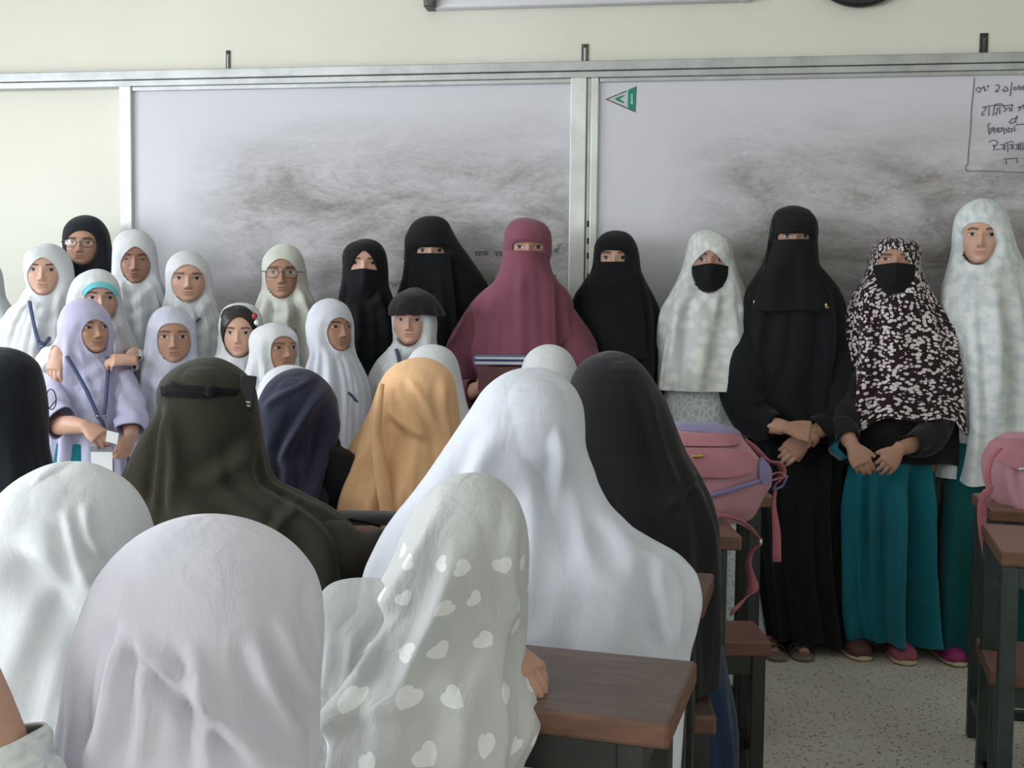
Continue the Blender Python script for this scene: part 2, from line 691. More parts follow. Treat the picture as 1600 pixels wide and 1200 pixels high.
def pchip(xs, ys):
    xs, ys = np.asarray(xs, float), np.asarray(ys, float)
    n = len(xs)
    h = np.diff(xs)
    dl = np.diff(ys) / h
    m = np.zeros(n)
    if n == 2:
        m[:] = dl[0]
    else:
        for i in range(1, n - 1):
            if dl[i - 1] * dl[i] > 0:
                w1, w2 = 2 * h[i] + h[i - 1], h[i] + 2 * h[i - 1]
                m[i] = (w1 + w2) / (w1 / dl[i - 1] + w2 / dl[i])
        m[0], m[-1] = dl[0], dl[-1]

    def f(x):
        x = np.clip(np.asarray(x, float), xs[0], xs[-1])
        i = np.clip(np.searchsorted(xs, x) - 1, 0, n - 2)
        t = (x - xs[i]) / h[i]
        return ((2 * t ** 3 - 3 * t ** 2 + 1) * ys[i] + (t ** 3 - 2 * t ** 2 + t) * h[i] * m[i]
                + (-2 * t ** 3 + 3 * t ** 2) * ys[i + 1] + (t ** 3 - t ** 2) * h[i] * m[i + 1])
    return f


def sst(a, b_, x):
    t = np.clip((x - a) / (b_ - a + 1e-12), 0, 1)
    return t * t * (3 - 2 * t)


def clip_mesh(V, Fs, g, extra=None):
    """keep g>0; cut faces along g=0"""
    V = np.asarray(V, float)
    keep_V = list(map(tuple, V))
    ex = [tuple(e) for e in extra] if extra is not None else None
    cache = {}
    bnd = []

    def cut(a, b_):
        k = (min(a, b_), max(a, b_))
        if k not in cache:
            t = g[a] / (g[a] - g[b_])
            keep_V.append(tuple(V[a] + (V[b_] - V[a]) * t))
            if ex is not None:
                ex.append(tuple(np.array(ex[a]) + (np.array(ex[b_]) - np.array(ex[a])) * t))
            cache[k] = len(keep_V) - 1
        return cache[k]
    out = []
    for f in Fs:
        s = [g[i] > 0 for i in f]
        if all(s):
            out.append(f)
        elif any(s):
            poly = []
            for i in range(len(f)):
                a, b_ = f[i], f[(i + 1) % len(f)]
                if g[a] > 0:
                    poly.append(a)
                if (g[a] > 0) != (g[b_] > 0):
                    poly.append(cut(a, b_))
            if len(poly) >= 3:
                out.append(tuple(poly))
    used = sorted({i for f in out for i in f})
    mp = {i: k for k, i in enumerate(used)}
    nV = np.array([keep_V[i] for i in used])
    nF = [tuple(mp[i] for i in f) for f in out]
    edge = [mp[i] for i in cache.values() if i in mp]
    return nV, nF, (np.array([ex[i] for i in used]) if ex is not None else None), set(edge)


def rim(V, Fs, edge, depth_fn):
    """turn the cut edge inward so the cloth has a visible hem thickness"""
    V = list(map(tuple, V))
    from collections import Counter
    cnt = Counter()
    for f in Fs:
        for i in range(len(f)):
            a, b_ = f[i], f[(i + 1) % len(f)]
            if a in edge and b_ in edge:
                cnt[(min(a, b_), max(a, b_))] += 1
    es = [e for e, c in cnt.items() if c == 1]
    mp = {}
    n0 = len(V)
    Fn = list(Fs)
    src = []
    for a, b_ in es:
        for q in (a, b_):
            if q not in mp:
                mp[q] = len(V)
                V.append(tuple(depth_fn(np.array(V[q]))))
                src.append(q)
        Fn.append((a, b_, mp[b_], mp[a]))
    return np.array(V), Fn, src


# ------------------------------------------------------------------ heads
HZ = np.array([.110, .108, .103, .094, .08, .06, .03, .0, -.03, -.055, -.08, -.098, -.108, -.113, -.125, -.16])
HW = np.array([.0, .017, .032, .047, .060, .070, .0745, .0735, .071, .064, .053, .040, .029, .040, .044, .047])
HFr = np.array([.0, .022, .040, .058, .073, .086, .093, .0905, .091, .091, .091, .090, .083, .050, .040, .040])
HB = np.array([.0, .024, .046, .064, .082, .095, .103, .103, .096, .082, .066, .058, .055, .055, .055, .058])
NEXP = 2.25


def tab(z, T):
    return np.interp(z, HZ[::-1], T[::-1])


def pull_tab(z):
    """smoother outline used to seat cloth on the head"""
    w = np.interp(z, [-.2, -.15, -.108, -.08], [.062, .058, .052, .056])
    f = np.interp(z, [-.2, -.15, -.108], [.068, .074, .088])
    b_ = np.interp(z, [-.2, -.108], [.075, .075])
    lo = z < -.06
    return (np.where(lo, np.maximum(w, tab(z, HW)), tab(z, HW)), np.where(lo, np.maximum(f, tab(z, HFr)), tab(z, HFr)),
            np.where(lo, np.maximum(b_, tab(z, HB)), tab(z, HB)))


def gs(x, s):
    return np.exp(-(x / s) ** 2)


def head_grid(hi):
    if hi:
        a = np.concatenate([np.linspace(-85, 85, 112), np.linspace(85, 275, 26)[1:-1]])
        z = np.concatenate([.110 - .030 * np.linspace(0, 1, 9)[:-1] ** 2, np.linspace(.080, .042, 10)[:-1], np.linspace(.042, -.112, 100), [-.118, -.125, -.14]])
    else:
        a = np.linspace(-180, 180, 37)[:-1]
        z = np.concatenate([.110 - .030 * np.linspace(0, 1, 6)[:-1] ** 2, np.linspace(.080, -.112, 14), [-.125, -.14]])
    return np.radians(a), z


def face_surface(al, z, q):
    """unit head: al (n,), z (m,) -> X, Vf, Z arrays (m,n) and tint"""
    A, Z = np.meshgrid(al, z)
    w, f, b_ = tab(Z, HW), tab(Z, HFr), tab(Z, HB)
    sx = np.sign(np.sin(A)) * np.abs(np.sin(A)) ** (2 / NEXP)
    sv = np.sign(np.cos(A)) * np.abs(np.cos(A)) ** (2 / NEXP)
    X = w * sx
    Vf = np.where(sv > 0, f, b_) * sv
    fr = sst(0.0, 0.03, Vf)
    ax = np.abs(X)
    dv = np.zeros_like(X)
    ex = .0320
    # sockets, brow, nose, lips, chin, cheeks
    dv -= .0085 * gs(ax - .031, .017) * gs(Z - .001, .014)
    dv += .0030 * gs(ax - .030, .022) * gs(Z - .024, .008)
    nz = np.interp(Z, [-.052, -.047, -.037, -.030, -.010, .008, .02], [0, .006, .0190, .0170, .0100, .004, 0])
    ns = np.interp(Z, [-.052, -.037, -.010, .02], [.012, .0095, .0070, .007])
    dv += nz * gs(X, ns)
    dv += .0055 * gs(ax - .0115, .0062) * gs(Z + .041, .0070)
    lw = q.get('mouth', .0200)
    smile = q.get('smile', 0.0)
    zc = -.0655 + smile * .0085 * (ax / lw) ** 2 - .003 * smile
    ml = np.clip(1 - (ax / lw) ** 2, 0, 1)
    dv += .0026 * np.sqrt(ml) * gs(Z - (zc + .0052), .0048)
    dv += .0034 * np.sqrt(ml) * gs(Z - (zc - .0062), .0055)
    dv -= .0026 * ml * gs(Z - zc, .0018)
    dv -= .0025 * gs(X, .02) * gs(Z + .081, .006)
    dv += .0045 * gs(X, .017) * gs(Z + .096, .011)
    dv += (.0025 + .004 * smile) * gs(ax - .043, .018) * gs(Z + .033, .018)
    # eyeballs between the lids
    oh = .0070 * q.get('open', 1.0)
    lx = (ax - ex) / .0162
    zl = Z - .0005 - .0015 * (ax - ex) / .015
    almond = (1 - lx ** 2) * oh
    up, dn = almond, almond * .78
    e = np.where(zl > 0, up - zl, dn + zl)
    eye = sst(-.0004, .0007, e)
    eye = eye * (np.abs(lx) < 1)
    dv += .0040 * gs(ax - ex, .013) * gs(zl, .0095)
    dv -= .0012 * eye
    dv += .0016 * gs(zl - up - .0012, .0013) * (np.abs(lx) < 1.05)
    Vf = Vf + dv * fr
    # tint
    sk = np.array(q['skin'])
    T = np.ones(X.shape + (4,))
    T[..., :3] = sk

    def put(mask, col):
        mk = (mask * fr)[..., None]
        T[..., :3] = T[..., :3] * (1 - mk) + np.array(col) * mk
    put(.35 * gs(ax - .043, .02) * gs(Z + .03, .02), sk * np.array([1.08, .88, .86]))
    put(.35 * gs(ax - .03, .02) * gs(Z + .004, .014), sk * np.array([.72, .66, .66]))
    lipm = sst(0, .25, ml) * np.maximum(gs(Z - (zc + .0038), .0032), gs(Z - (zc - .0048), .0040))
    put(np.clip(lipm * .75, 0, 1), sk * np.array([.88, .66, .68]))
    put(ml * gs(Z - zc, .0011) * .9, sk * .28)
    put(gs(ax - .0075, .0035) * gs(Z + .0468, .0022) * .8, sk * .2)
    bz = .0205 + .0035 * np.clip((ax - .012) / .022, 0, 1) - .006 * np.clip((ax - .036) / .014, 0, 1)
    bm_ = sst(.010, .016, ax) * (1 - sst(.044, .052, ax)) * gs(Z - bz, .0038)
    put(bm_ * min(1, q.get('brow', .8) * 1.2), (.018, .013, .012))
    put(eye, (.62, .58, .55))
    gx = q.get('gaze', 0.0) * .006
    ixx = (ax - ex) * np.sign(X) - gx
    ir = np.sqrt(ixx ** 2 + (zl - .0004) ** 2)
    put(eye * (1 - sst(.0066, .0076, ir)), (.020, .012, .009))
    put(gs(zl - up, .0013) * (np.abs(lx) < 1.08) * .95, (.015, .012, .012))
    put(gs(zl + dn, .0008) * (np.abs(lx) < 1.0) * .45, sk * .3)
    hl = sst(.076, .082, Z + .012 * (ax / .06) ** 2) * (Vf > 0) + (Vf <= 0.012) * sst(-.075, -.06, Z)
    hl = np.clip(hl, 0, 1)[..., None]
    T[..., :3] = T[..., :3] * (1 - hl) + np.array([.016, .013, .013]) * hl
    return X, Vf, Z, T


SKIN = {'light': (.62, .40, .31), 'fair': (.55, .33, .245), 'mid': (.47, .27, .195), 'tan': (.40, .22, .155), 'dark': (.31, .165, .115)}
PERSONS = []


class Person:
    def __init__(s, label, d, cx, eye, chin, yaw=0, roll=0, nod=0, wide=1.0, skin='mid', hi=True, seat=None, group=None, face=None, **q):
        s.d, s.hi, s.seat = d, hi, seat
        turn = math.degrees(math.atan((cx - 800) / F)) if abs(yaw) < 90 else 0   # yaw is given against the line of sight
        yaw -= turn
        s.yaw, s.roll, s.nod = math.radians(yaw), math.radians(roll), math.radians(nod)
        s.q = dict(q)
        s.q['skin'] = SKIN[skin]
        s.skin = SKIN[skin]
        m = d / F
        s.mpp = m
        s.sz = 2 * (chin - eye) * m / .22
        s.sx = s.sz * wide
        s.sy = s.sz * (1 + wide) / 2
        p = on_d(cx, eye, d)
        uf = float(RH @ p)
        if abs(yaw) < 90:
            uf = (cx - 800) / F * (d - .085 * s.sy * math.cos(s.yaw)) - .085 * s.sy * math.sin(s.yaw)
        s.uO = uf
        s.O = FH * d + RH * uf
        s.ze = p[2]
        s.root = empty('person', (s.O[0], s.O[1], 0), YAW)
        tag(s.root, label, 'person', group)
        s.extraV, s.extraF, s.extraT = [], [], []
        s.drapes = []
        s.face = face
        PERSONS.append(s)

    def loc(s, px, py, v=0.0):
        r = ray(px, py)
        P = CAMP + r * ((s.d - v) / float(r @ FH))
        return np.array([float(RH @ P) - s.uO, -v, P[2]])

    def y2z(s, py, px=None, v=0.0):
        return s.loc(px if px is not None else 800 + F * s.uO / s.d, py, v)[2]

    # head frame <-> local
    def to_head(s, P):
        x, v, z = P[..., 0], -P[..., 1], P[..., 2] - s.ze
        c, n = math.cos(s.roll), math.sin(s.roll)
        x, z = x * c - z * n, x * n + z * c
        c, n = math.cos(s.yaw), math.sin(s.yaw)
        x, v = x * c - v * n, x * n + v * c
        c, n = math.cos(s.nod), math.sin(s.nod)
        v, z = v * c - z * n, v * n + z * c
        return x / s.sx, v / s.sy, z / s.sz

    def from_head(s, x, v, z):
        x, v, z = x * s.sx, v * s.sy, z * s.sz
        c, n = math.cos(s.nod), math.sin(s.nod)
        v, z = v * c + z * n, -v * n + z * c
        c, n = math.cos(s.yaw), math.sin(s.yaw)
        x, v = x * c + v * n, -x * n + v * c
        c, n = math.cos(s.roll), math.sin(s.roll)
        x, z = x * c + z * n, -x * n + z * c
        return np.stack([x, -v, z + s.ze], -1)

    def seat_on_head(s, P, wpull, gap=.004, minimum=.005, only_front_min=False):
        """pull cloth points to the head by weight, and keep them outside it"""
        x, v, z = s.to_head(P)
        w, f, b_ = pull_tab(z)
        rr = np.sqrt(x * x + v * v) + 1e-6
        fb = np.where(v > 0, f, b_)
        un = (np.abs(x / rr) / w.clip(1e-4)) ** NEXP + (np.abs(v / rr) / fb.clip(1e-4)) ** NEXP
        rho = un ** (-1 / NEXP)
        tgt = rho + gap / s.sy
        new = rr * (1 - wpull) + tgt * wpull
        inside = (z < .112) & (z > -.135)
        new = np.where(inside, np.maximum(new, rho + minimum / s.sy), new)
        top = sst(.085, .108, z)
        k = np.where(z > .109, 1.0, (new / rr) * (1 - top) + top * np.maximum(1, np.minimum(new / rr, 1.6)))
        return s.from_head(x * k, v * k, z)

    # profile -------------------------------------------------
    def std_prof(s, yc, eye, chin, hem, k=None, lean=0.0, front=None):
        m = 1 / s.mpp
        k = k or s.sz
        hf = front or .094 * s.sy + .008
        hb = .105 * s.sy + .018
        return [(yc, 0, 0, 0), (eye, hf, hb, 0), (chin, hf * .97, hb * .97, 0), (chin + .045 * m * k, hf * .98, hb * .97, -.01 + lean * .2),
                (chin + .15 * m * k, .125 * k, .125 * k, -.025 + lean * .6), (max(hem, chin + .2 * m * k), .17 * k, .15 * k, -.03 + lean)]

    def drape(s, name, mat, rows, prof, nt=120, nz=120, nexp=2.15, opening=None, fold=.008, nf=5, cowl=0.0, fstart=.22, drift=2.0, seed=1,
              crown=True, noise=.0012, hemw=0.0, label=None, off=0.0, seat=True, keep=None, register=True, sharp=.65, part_of=None, ridge=None, uvk=.24,
              pull=.035, gap=.004):
        rng = np.random.default_rng(seed)
        ys = [r[0] for r in rows]
        if len(rows[0]) == 2:      # crown: (y, x)
            rows = [(rows[0][0], rows[0][1], rows[0][1])] + list(rows[1:])
        yc = ys[0]
        if crown and seat and not s.drapes and hasattr(s, 'q'):
            lim = (s.loc(rows[0][1], yc)[2] - .004 - s.ze) / .112
            s.sz = min(s.sz, max(lim, .3))
        wof = (lambda y: np.sqrt(np.maximum(np.asarray(y, float) - yc, 0))) if crown else (lambda y: np.asarray(y, float) - yc)
        yof = (lambda w: yc + w * w) if crown else (lambda w: yc + w)
        fl = pchip(wof(ys), [r[1] for r in rows])
        frr = pchip(wof(ys), [r[2] for r in rows])
        py = [p[0] for p in prof]
        if crown:
            py[0] = yc
        ff, fb, fv = [pchip(wof(py), [p[i] for p in prof]) for i in (1, 2, 3)]
        ws = np.linspace(0, float(wof(ys[-1])), nz)
        Y = yof(ws)
        xl, xr, v0 = fl(ws), frr(ws), fv(ws)
        L = np.array([s.loc(a, y, v) for a, y, v in zip(xl, Y, v0)])
        Rr = np.array([s.loc(a, y, v) for a, y, v in zip(xr, Y, v0)])
        z = (L[:, 2] + Rr[:, 2]) / 2
        cu, hw = (L[:, 0] + Rr[:, 0]) / 2, (Rr[:, 0] - L[:, 0]) / 2 + off
        fd, bd = ff(ws) + off, fb(ws) + off
        if crown:
            hw[0] = fd[0] = bd[0] = 1e-4
            z = z + off * (1 - sst(0, .3, ws / ws[-1]))
        if register:
            s.drapes.append((z, cu, hw, fd, bd, v0))
        th = np.linspace(0, 2 * math.pi, nt, endpoint=False)
        cs, sn = np.cos(th), np.sin(th)
        ce = np.sign(cs) * np.abs(cs) ** (2 / nexp)
        se = np.sign(sn) * np.abs(sn) ** (2 / nexp)
        U = cu[:, None] + hw[:, None] * ce
        Vv = v0[:, None] + np.where(sn > 0, fd[:, None], bd[:, None]) * se
        Z = np.repeat(z[:, None], nt, 1)
        # folds
        hgt = (z[0] - z) / max(z[0] - z[-1], 1e-6)
        env = sst(fstart, fstart + .35, hgt)[:, None]
        Fd = np.zeros_like(U)
        for k in range(nf):
            nk = int(rng.integers(6, 17))
            ph, kp, p2 = rng.uniform(0, 6.28), rng.uniform(-drift, drift), rng.uniform(0, 6.28)
            xx = nk * th[None, :] + ph + kp * 2 * hgt[:, None] + .7 * np.sin(4 * hgt[:, None] + p2)
            sw = np.sin(xx + .55 * np.sin(xx))
            Fd += 2.1 * fold / math.sqrt(nf) * (9 / nk) ** .7 * rng.uniform(.6, 1.1) * np.sign(sw) * np.abs(sw) ** sharp * (.62 + .38 * np.sin(th + p2))[None, :]
        Fd *= env
        if cowl:
            zc = s.ze - .115 * s.sz
            rho = np.sqrt((U - cu[0] * 0) ** 2 * .8 + (Z - zc) ** 2)
            wv = np.sin(rho * 2 * math.pi / .055 + 1.2 * np.sin(th * 2 + 1)[None, :]) * np.exp(-rho / .16)
            Fd += 1.3 * cowl * wv * (sn > 0)[None, :] * sst(.02, -.03, Z - zc) * sst(.1, .5, sn)[None, :]
        if ridge:
            for (u0, z0, u1, z1, amp, wid) in ridge:     # one long soft crease between two points, on the camera side
                dx, dz = u1 - u0, z1 - z0
                ln = math.hypot(dx, dz)
                t = ((U - u0) * dx + (Z - z0) * dz) / ln ** 2
                dist = ((U - u0) * dz - (Z - z0) * dx) / ln + .45 * wid * np.sin(t * 4 + u0 * 40)
                Fd += 1.9 * amp * (np.exp(-(dist / wid) ** 2) - .65 * np.exp(-((dist - 1.7 * wid) / (1.1 * wid)) ** 2)) * sst(-.1, .25, t) * (1 - sst(.8, 1.15, t)) * sst(0, .3, sn)[None, :]
        P = np.stack([U, -Vv, Z], -1)
        if noise:
            nv = np.zeros_like(U)
            for _ in range(14):
                kx = rng.normal(size=3)
                kx *= rng.uniform(25, 75) / np.linalg.norm(kx)
                kx[2] *= .3
                nv += np.sin(P @ kx + rng.uniform(0, 6.28))
            Fd += noise * nv / 2.6 * (0.35 + .65 * env) * (sst(.02, .2, hgt)[:, None])
        nx = ce / (hw[:, None] + .02) * .1
        nvv = se / (np.where(sn > 0, fd[:, None], bd[:, None]) + .02) * .1
        nl = np.sqrt(nx ** 2 + nvv ** 2) + 1e-6
        P[..., 0] += Fd * nx / nl
        P[..., 1] -= Fd * nvv / nl
        if hemw:
            P[..., 2] += (hemw * np.sin(3 * th + seed) + .5 * hemw * np.sin(7 * th + 2 * seed))[None, :] * sst(.75, 1, hgt)[:, None]
        wp = np.zeros_like(U)
        g = None
        if opening is not None:
            g, dist = s.open_g(P, opening)
            wp = (1 - sst(0, pull, dist)) * (-P[..., 1] > .0)
        if crown and seat:
            P = s.seat_on_head(P, wp, gap=gap + off, minimum=.005 + off)
        V = P.reshape(-1, 3)
        Fs = []
        for i in range(nz - 1):
            for j in range(nt):
                k = (j + 1) % nt
                if i == 0 and crown:
                    Fs.append((0, (i + 1) * nt + k, (i + 1) * nt + j))
                else:
                    Fs.append((i * nt + j, i * nt + k, (i + 1) * nt + k, (i + 1) * nt + j))
        uv = np.stack([np.repeat((th * uvk)[None, :], nz, 0), Z], -1).reshape(-1, 2)
        if opening is not None:
            g2, _ = s.open_g(P, opening)
            V, Fs, uv, edge = clip_mesh(V, Fs, g2.ravel(), uv)
            V, Fs, src = rim(V, Fs, edge, lambda p: s.inward(p, .007))
            uv = np.vstack([uv, uv[src]]) if src else uv
        if keep is not None:
            gk = keep(s, V)
            V, Fs, uv, edge = clip_mesh(V, Fs, gk, uv)
            V, Fs, src = rim(V, Fs, edge, lambda p: s.inward(p, .006))
            uv = np.vstack([uv, uv[src]]) if src else uv
        if opening is None and keep is None and crown:
            # drop the unused duplicate points of the crown ring
            V, Fs, uv, _ = clip_mesh(V, Fs, np.ones(len(V)), uv)
        o = mesh_obj(name, V, Fs, mat, part_of or s.root, uv=uv)
        if label:
            o['label'] = label
        return o

    def inward(s, p, a):
        c = np.array([0, 0.0, s.ze])
        dr = c - p
        dr[2] *= .2
        return p + dr / (np.linalg.norm(dr) + 1e-6) * a

    def open_g(s, P, op):
        """op: xl, xr, yt, yb in the photograph's pixels; exponents of the upper and lower half"""
        xl, xr, yt, yb = op['box']
        v = .085 * s.sy
        a0, a1 = s.loc(xl, (yt + yb) / 2, v)[0], s.loc(xr, (yt + yb) / 2, v)[0]
        zt, zb = s.loc((xl + xr) / 2, yt, v)[2], s.loc((xl + xr) / 2, yb, v)[2]
        uc, a = (a0 + a1) / 2, (a1 - a0) / 2
        mid = op.get('mid', .45)
        zc = zt + (zb - zt) * mid
        pt, pb = op.get('pt', 2.0), op.get('pb', 2.1)
        tl = math.radians(op.get('tilt', 0))
        kk = (s.d - v) / (s.d + P[..., 1])            # seen along the line of sight
        du, dz = (P[..., 0] + s.uO) * kk - s.uO - uc, CAMH + (P[..., 2] - CAMH) * kk - zc
        du, dz = du * math.cos(tl) - dz * math.sin(tl), du * math.sin(tl) + dz * math.cos(tl)
        bt, bb = zt - zc, zc - zb
        up = dz > 0
        p = np.where(up, pt, pb)
        q = (np.abs(du / a) ** p + np.abs(dz / np.where(up, bt, bb)) ** p)
        rr = q ** (1 / p)
        g = rr - 1
        back = (-P[..., 1] < .015)
        return np.where(back, 1.0, g), np.where(back, 1.0, g * min(a, bt, bb) if min(bt, bb) > .02 else g * min(bt, bb))

    # simple garment tube with explicit rows to any hem ------------------------------------
    def gown(s, name, mat, rows, fdk=.62, v0=-.03, fold=.012, nf=5, nt=90, nz=50, seed=1, label=None, fstart=.1, hemw=.01, maxd=.19, noise=.001, sharp=.8, drift=.8):
        m = s.mpp
        prof = [(y, min(maxd, fdk * (b_ - a) / 2 * m + .015), min(.12, fdk * (b_ - a) / 2 * m + .015), v0) for y, a, b_ in rows]
        return s.drape(name, mat, rows, prof, nt=nt, nz=nz, fold=fold, nf=nf, fstart=fstart, drift=drift, seed=seed, crown=False, noise=noise,
                       hemw=hemw, label=label, seat=False, sharp=sharp)

    def auto_gown(s, name, mat, seed=1, k=1.0, label=None, floor=.03, fold=.014):
        z, cu, hw, fd, bd, v0 = s.drapes[0]
        zt, zb = z[-1] + .16 * k, floor
        n = 30
        nt = 64
        rng = np.random.default_rng(seed)
        th = np.linspace(0, 2 * math.pi, nt, endpoint=False)
        V, Fs = [], []
        zs = np.linspace(zt, zb, n)
        zi = z[::-1]
        pr = []
        ph = rng.uniform(0, 6.28, 4)
        for i, zz in enumerate(zs):
            t = i / (n - 1)
            f0 = lambda A: float(np.interp(zz, zi, A[::-1]))
            h = min(f0(hw) * .86, .25 * k) * (1 - t) + .26 * k * t
            d0 = min(f0(fd) * .8, .15 * k) * (1 - t) + .20 * k * t
            d1 = min(f0(bd) * .8, .13 * k) * (1 - t) + .18 * k * t
            c0, v = f0(cu), f0(v0)
            pr.append((zz, c0, h, d0, d1, v))
            for q in th:
                r = 1 + fold * 4 * t * (math.sin(9 * q + ph[0]) * .5 + math.sin(13 * q + ph[1] + 2 * t) * .4 + math.sin(5 * q + ph[2]) * .5)
                V.append((c0 + h * math.cos(q) * r, -(v + (d0 if math.sin(q) > 0 else d1) * math.sin(q) * r), zz))
        for i in range(n - 1):
            for j in range(nt):
                k2 = (j + 1) % nt
                Fs.append((i * nt + j, i * nt + k2, (i + 1) * nt + k2, (i + 1) * nt + j))
        s.drapes.append(tuple(np.array(x) for x in zip(*pr)))
        o = mesh_obj(name, V, Fs, mat, s.root)
        if label:
            o['label'] = label
        return o

    def surf_v(s, u, z, k=0, n=2.15):
        """front depth of a registered drape at (u, z)"""
        zz, cu, hw, fd, bd, v0 = s.drapes[k]
        zi = zz[::-1]
        f0 = lambda A: np.interp(z, zi, A[::-1])
        t = np.clip(np.abs((u - f0(cu)) / f0(hw)), 0, .97)
        return f0(v0) + f0(fd) * (1 - t ** n) ** (1 / n)

    def veil(s, name, mat, rows, off=.012, nu=50, nv=60, fold=.004, seed=3, label=None, hang=True, topseat=True):
        rng = np.random.default_rng(seed)
        ys = [r[0] for r in rows]
        fl, fr = pchip(ys, [r[1] for r in rows]), pchip(ys, [r[2] for r in rows])
        V, Fs, uv = [], [], []
        a = np.linspace(-1, 1, nu)
        prev = None
        ph = rng.uniform(0, 6.28, 5)
        for i, y in enumerate(np.linspace(ys[0], ys[-1], nv)):
            t = i / (nv - 1)
            L, Rr = s.loc(float(fl(y)), y, .1), s.loc(float(fr(y)), y, .1)
            u = (L[0] + Rr[0]) / 2 + (Rr[0] - L[0]) / 2 * a
            z = (L[2] + Rr[2]) / 2
            v = s.surf_v(u, z) + off
            P = np.stack([u, -v, np.full(nu, z)], -1)
            P = s.seat_on_head(P, np.zeros(nu), minimum=.009 + (.012 * gs(a, .35)))
            v = -P[:, 1]
            if hang and prev is not None:
                v = np.maximum(v, prev - .004)
            prev = v.copy()
            v = v + fold * sst(.05, .4, t) * (np.sin(a * 7 + ph[0] + t) * .6 + np.sin(a * 13 + ph[1] - t) * .4 + np.sin(a * 4 + ph[2])) * (1 - a ** 4)
            for j in range(nu):
                V.append((u[j], -v[j], z + .004 * math.sin(a[j] * 5 + ph[3]) * (t > .98)))
                uv.append((u[j], z))
        for i in range(nv - 1):
            for j in range(nu - 1):
                Fs.append((i * nu + j, i * nu + j + 1, (i + 1) * nu + j + 1, (i + 1) * nu + j))
        o = mesh_obj(name, V, Fs, mat, s.root, uv=uv)
        md = o.modifiers.new('thickness', 'SOLIDIFY')
        md.thickness = .0025
        if label:
            o['label'] = label
        return o

    def head_front(s, x, z):
        w, f, _ = pull_tab(z)
        t = np.clip(np.abs(x) / w.clip(1e-4), 0, .985)
        return f * (1 - t ** NEXP) ** (1 / NEXP)

    def mask(s, yt, yb, mat='cloth_black_mask', wide=.97):
        zt = (s.y2z(yt, v=.09) - s.ze) / s.sz
        zb = (s.y2z(yb, v=.09) - s.ze) / s.sz
        nu, nv = 40, 24
        V, Fs = [], []
        for i in range(nv):
            for j in range(nu):
                a = -1 + 2 * j / (nu - 1)
                t = i / (nv - 1)
                top = zt - .010 * abs(a) ** 1.5
                bot = zb + .030 * abs(a) ** 2.2
                z = top + (bot - top) * t
                w, fz_, _ = [float(q) for q in pull_tab(np.array(z))]
                w = max(w, .071 * (1 - .30 * t ** 3))
                x = a * w * wide
                v = fz_ * (1 - min(.985, abs(x) / (w * 1.02)) ** NEXP) ** (1 / NEXP) + .006 + .017 * math.exp(-(x / .016) ** 2) * math.sin(min(1, .15 + t * 1.1) * math.pi) ** .7 + .002
                V.append(s.from_head(np.array(x), np.array(v), np.array(z)))
        for i in range(nv - 1):
            for j in range(nu - 1):
                Fs.append((i * nu + j, i * nu + j + 1, (i + 1) * nu + j + 1, (i + 1) * nu + j))
        o = mesh_obj('face_mask', V, Fs, mat, s.root)
        md = o.modifiers.new('thickness', 'SOLIDIFY')
        md.thickness = .002
        return o

    def glasses(s, rim_mat='lens_rim', back=False):
        b_ = Buf()
        lb = Buf()
        for sd in (-1, 1):
            pts = []
            for q in np.linspace(0, 2 * math.pi, 29):
                x = sd * .033 + .0245 * np.sign(math.cos(q)) * abs(math.cos(q)) ** .85
                z = -.004 + .0195 * np.sign(math.sin(q)) * abs(math.sin(q)) ** .85
                v = .108 - .25 * max(0, abs(x) - .03)
                pts.append(s.from_head(np.array(x), np.array(v), np.array(z)))
            b_.tube(pts, [.0014] * len(pts), 6)
            lv = len(lb.V)
            lb.add(pts[:-1], [tuple(range(len(pts) - 1))])
            b_.tube([s.from_head(np.array(sd * x), np.array(v), np.array(z)) for x, v, z in [(.057, .101, .002), (.073, .085, .003), (.0785, .03, .003)]], [.0014] * 3, 6)
        b_.tube([s.from_head(np.array(x), np.array(v), np.array(z)) for x, v, z in [(-.0085, .108, -.001), (0, .112, .002), (.0085, .108, -.001)]], [.0014] * 3, 6)
        o = b_.obj('glasses', rim_mat, s.root)
        lb.obj('lens', 'lens_glass', o, smooth=False)
        return o

    # limbs ----------------------------------------------------
    def add_skin(s, V, Fs, tint=None):
        o = len(s.extraV)
        s.extraV += [tuple(v) for v in V]
        s.extraF += [tuple(i + o for i in f) for f in Fs]
        s.extraT += [tuple(tint or s.skin) + (1,)] * len(V)

    def arm(s, pts, rad, hand=None, voxel=.0035, flat=.85):
        """pts local; hand: dict(D, N, T, s, curl, spread)"""
        V, Fs = tube(pts, rad, 14, flat=flat, sub=5)
        if hand:
            b_ = Buf().add(V, Fs)
            hv, hf = hand_geo(np.array(hand.get('W', pts[-1])), **{k: v for k, v in hand.items() if k != 'W'})
            b_.add(hv, hf)
            V, Fs = remesh(b_.V, b_.F, voxel)
        s.add_skin(V, Fs)

    def sleeve(s, pts, rad, mat, name='sleeve', folds=.006, flat=.8, nt=36, seed=2, label=None, open_end=True):
        rng = np.random.default_rng(seed)
        rad = list(rad)
        if name == 'sleeve':
            rad[0] *= .55
        V, Fs = tube(pts, rad, nt, flat=flat, cap=False, sub=8)
        V = np.array(V)
        m = len(V) // nt
        P = V.reshape(m, nt, 3)
        c = P.mean(1, keepdims=True)
        t = np.linspace(0, 1, m)[:, None]
        q = np.linspace(0, 2 * math.pi, nt, endpoint=False)[None, :]
        f = np.zeros((m, nt))
        for _ in range(4):
            f += np.sin(rng.integers(1, 5) * q + rng.uniform(8, 26) * t + rng.uniform(0, 6.28))
        dr = P - c
        dr /= np.linalg.norm(dr, axis=2, keepdims=True) + 1e-6
        P = P + dr * (f * folds / 2)[..., None]
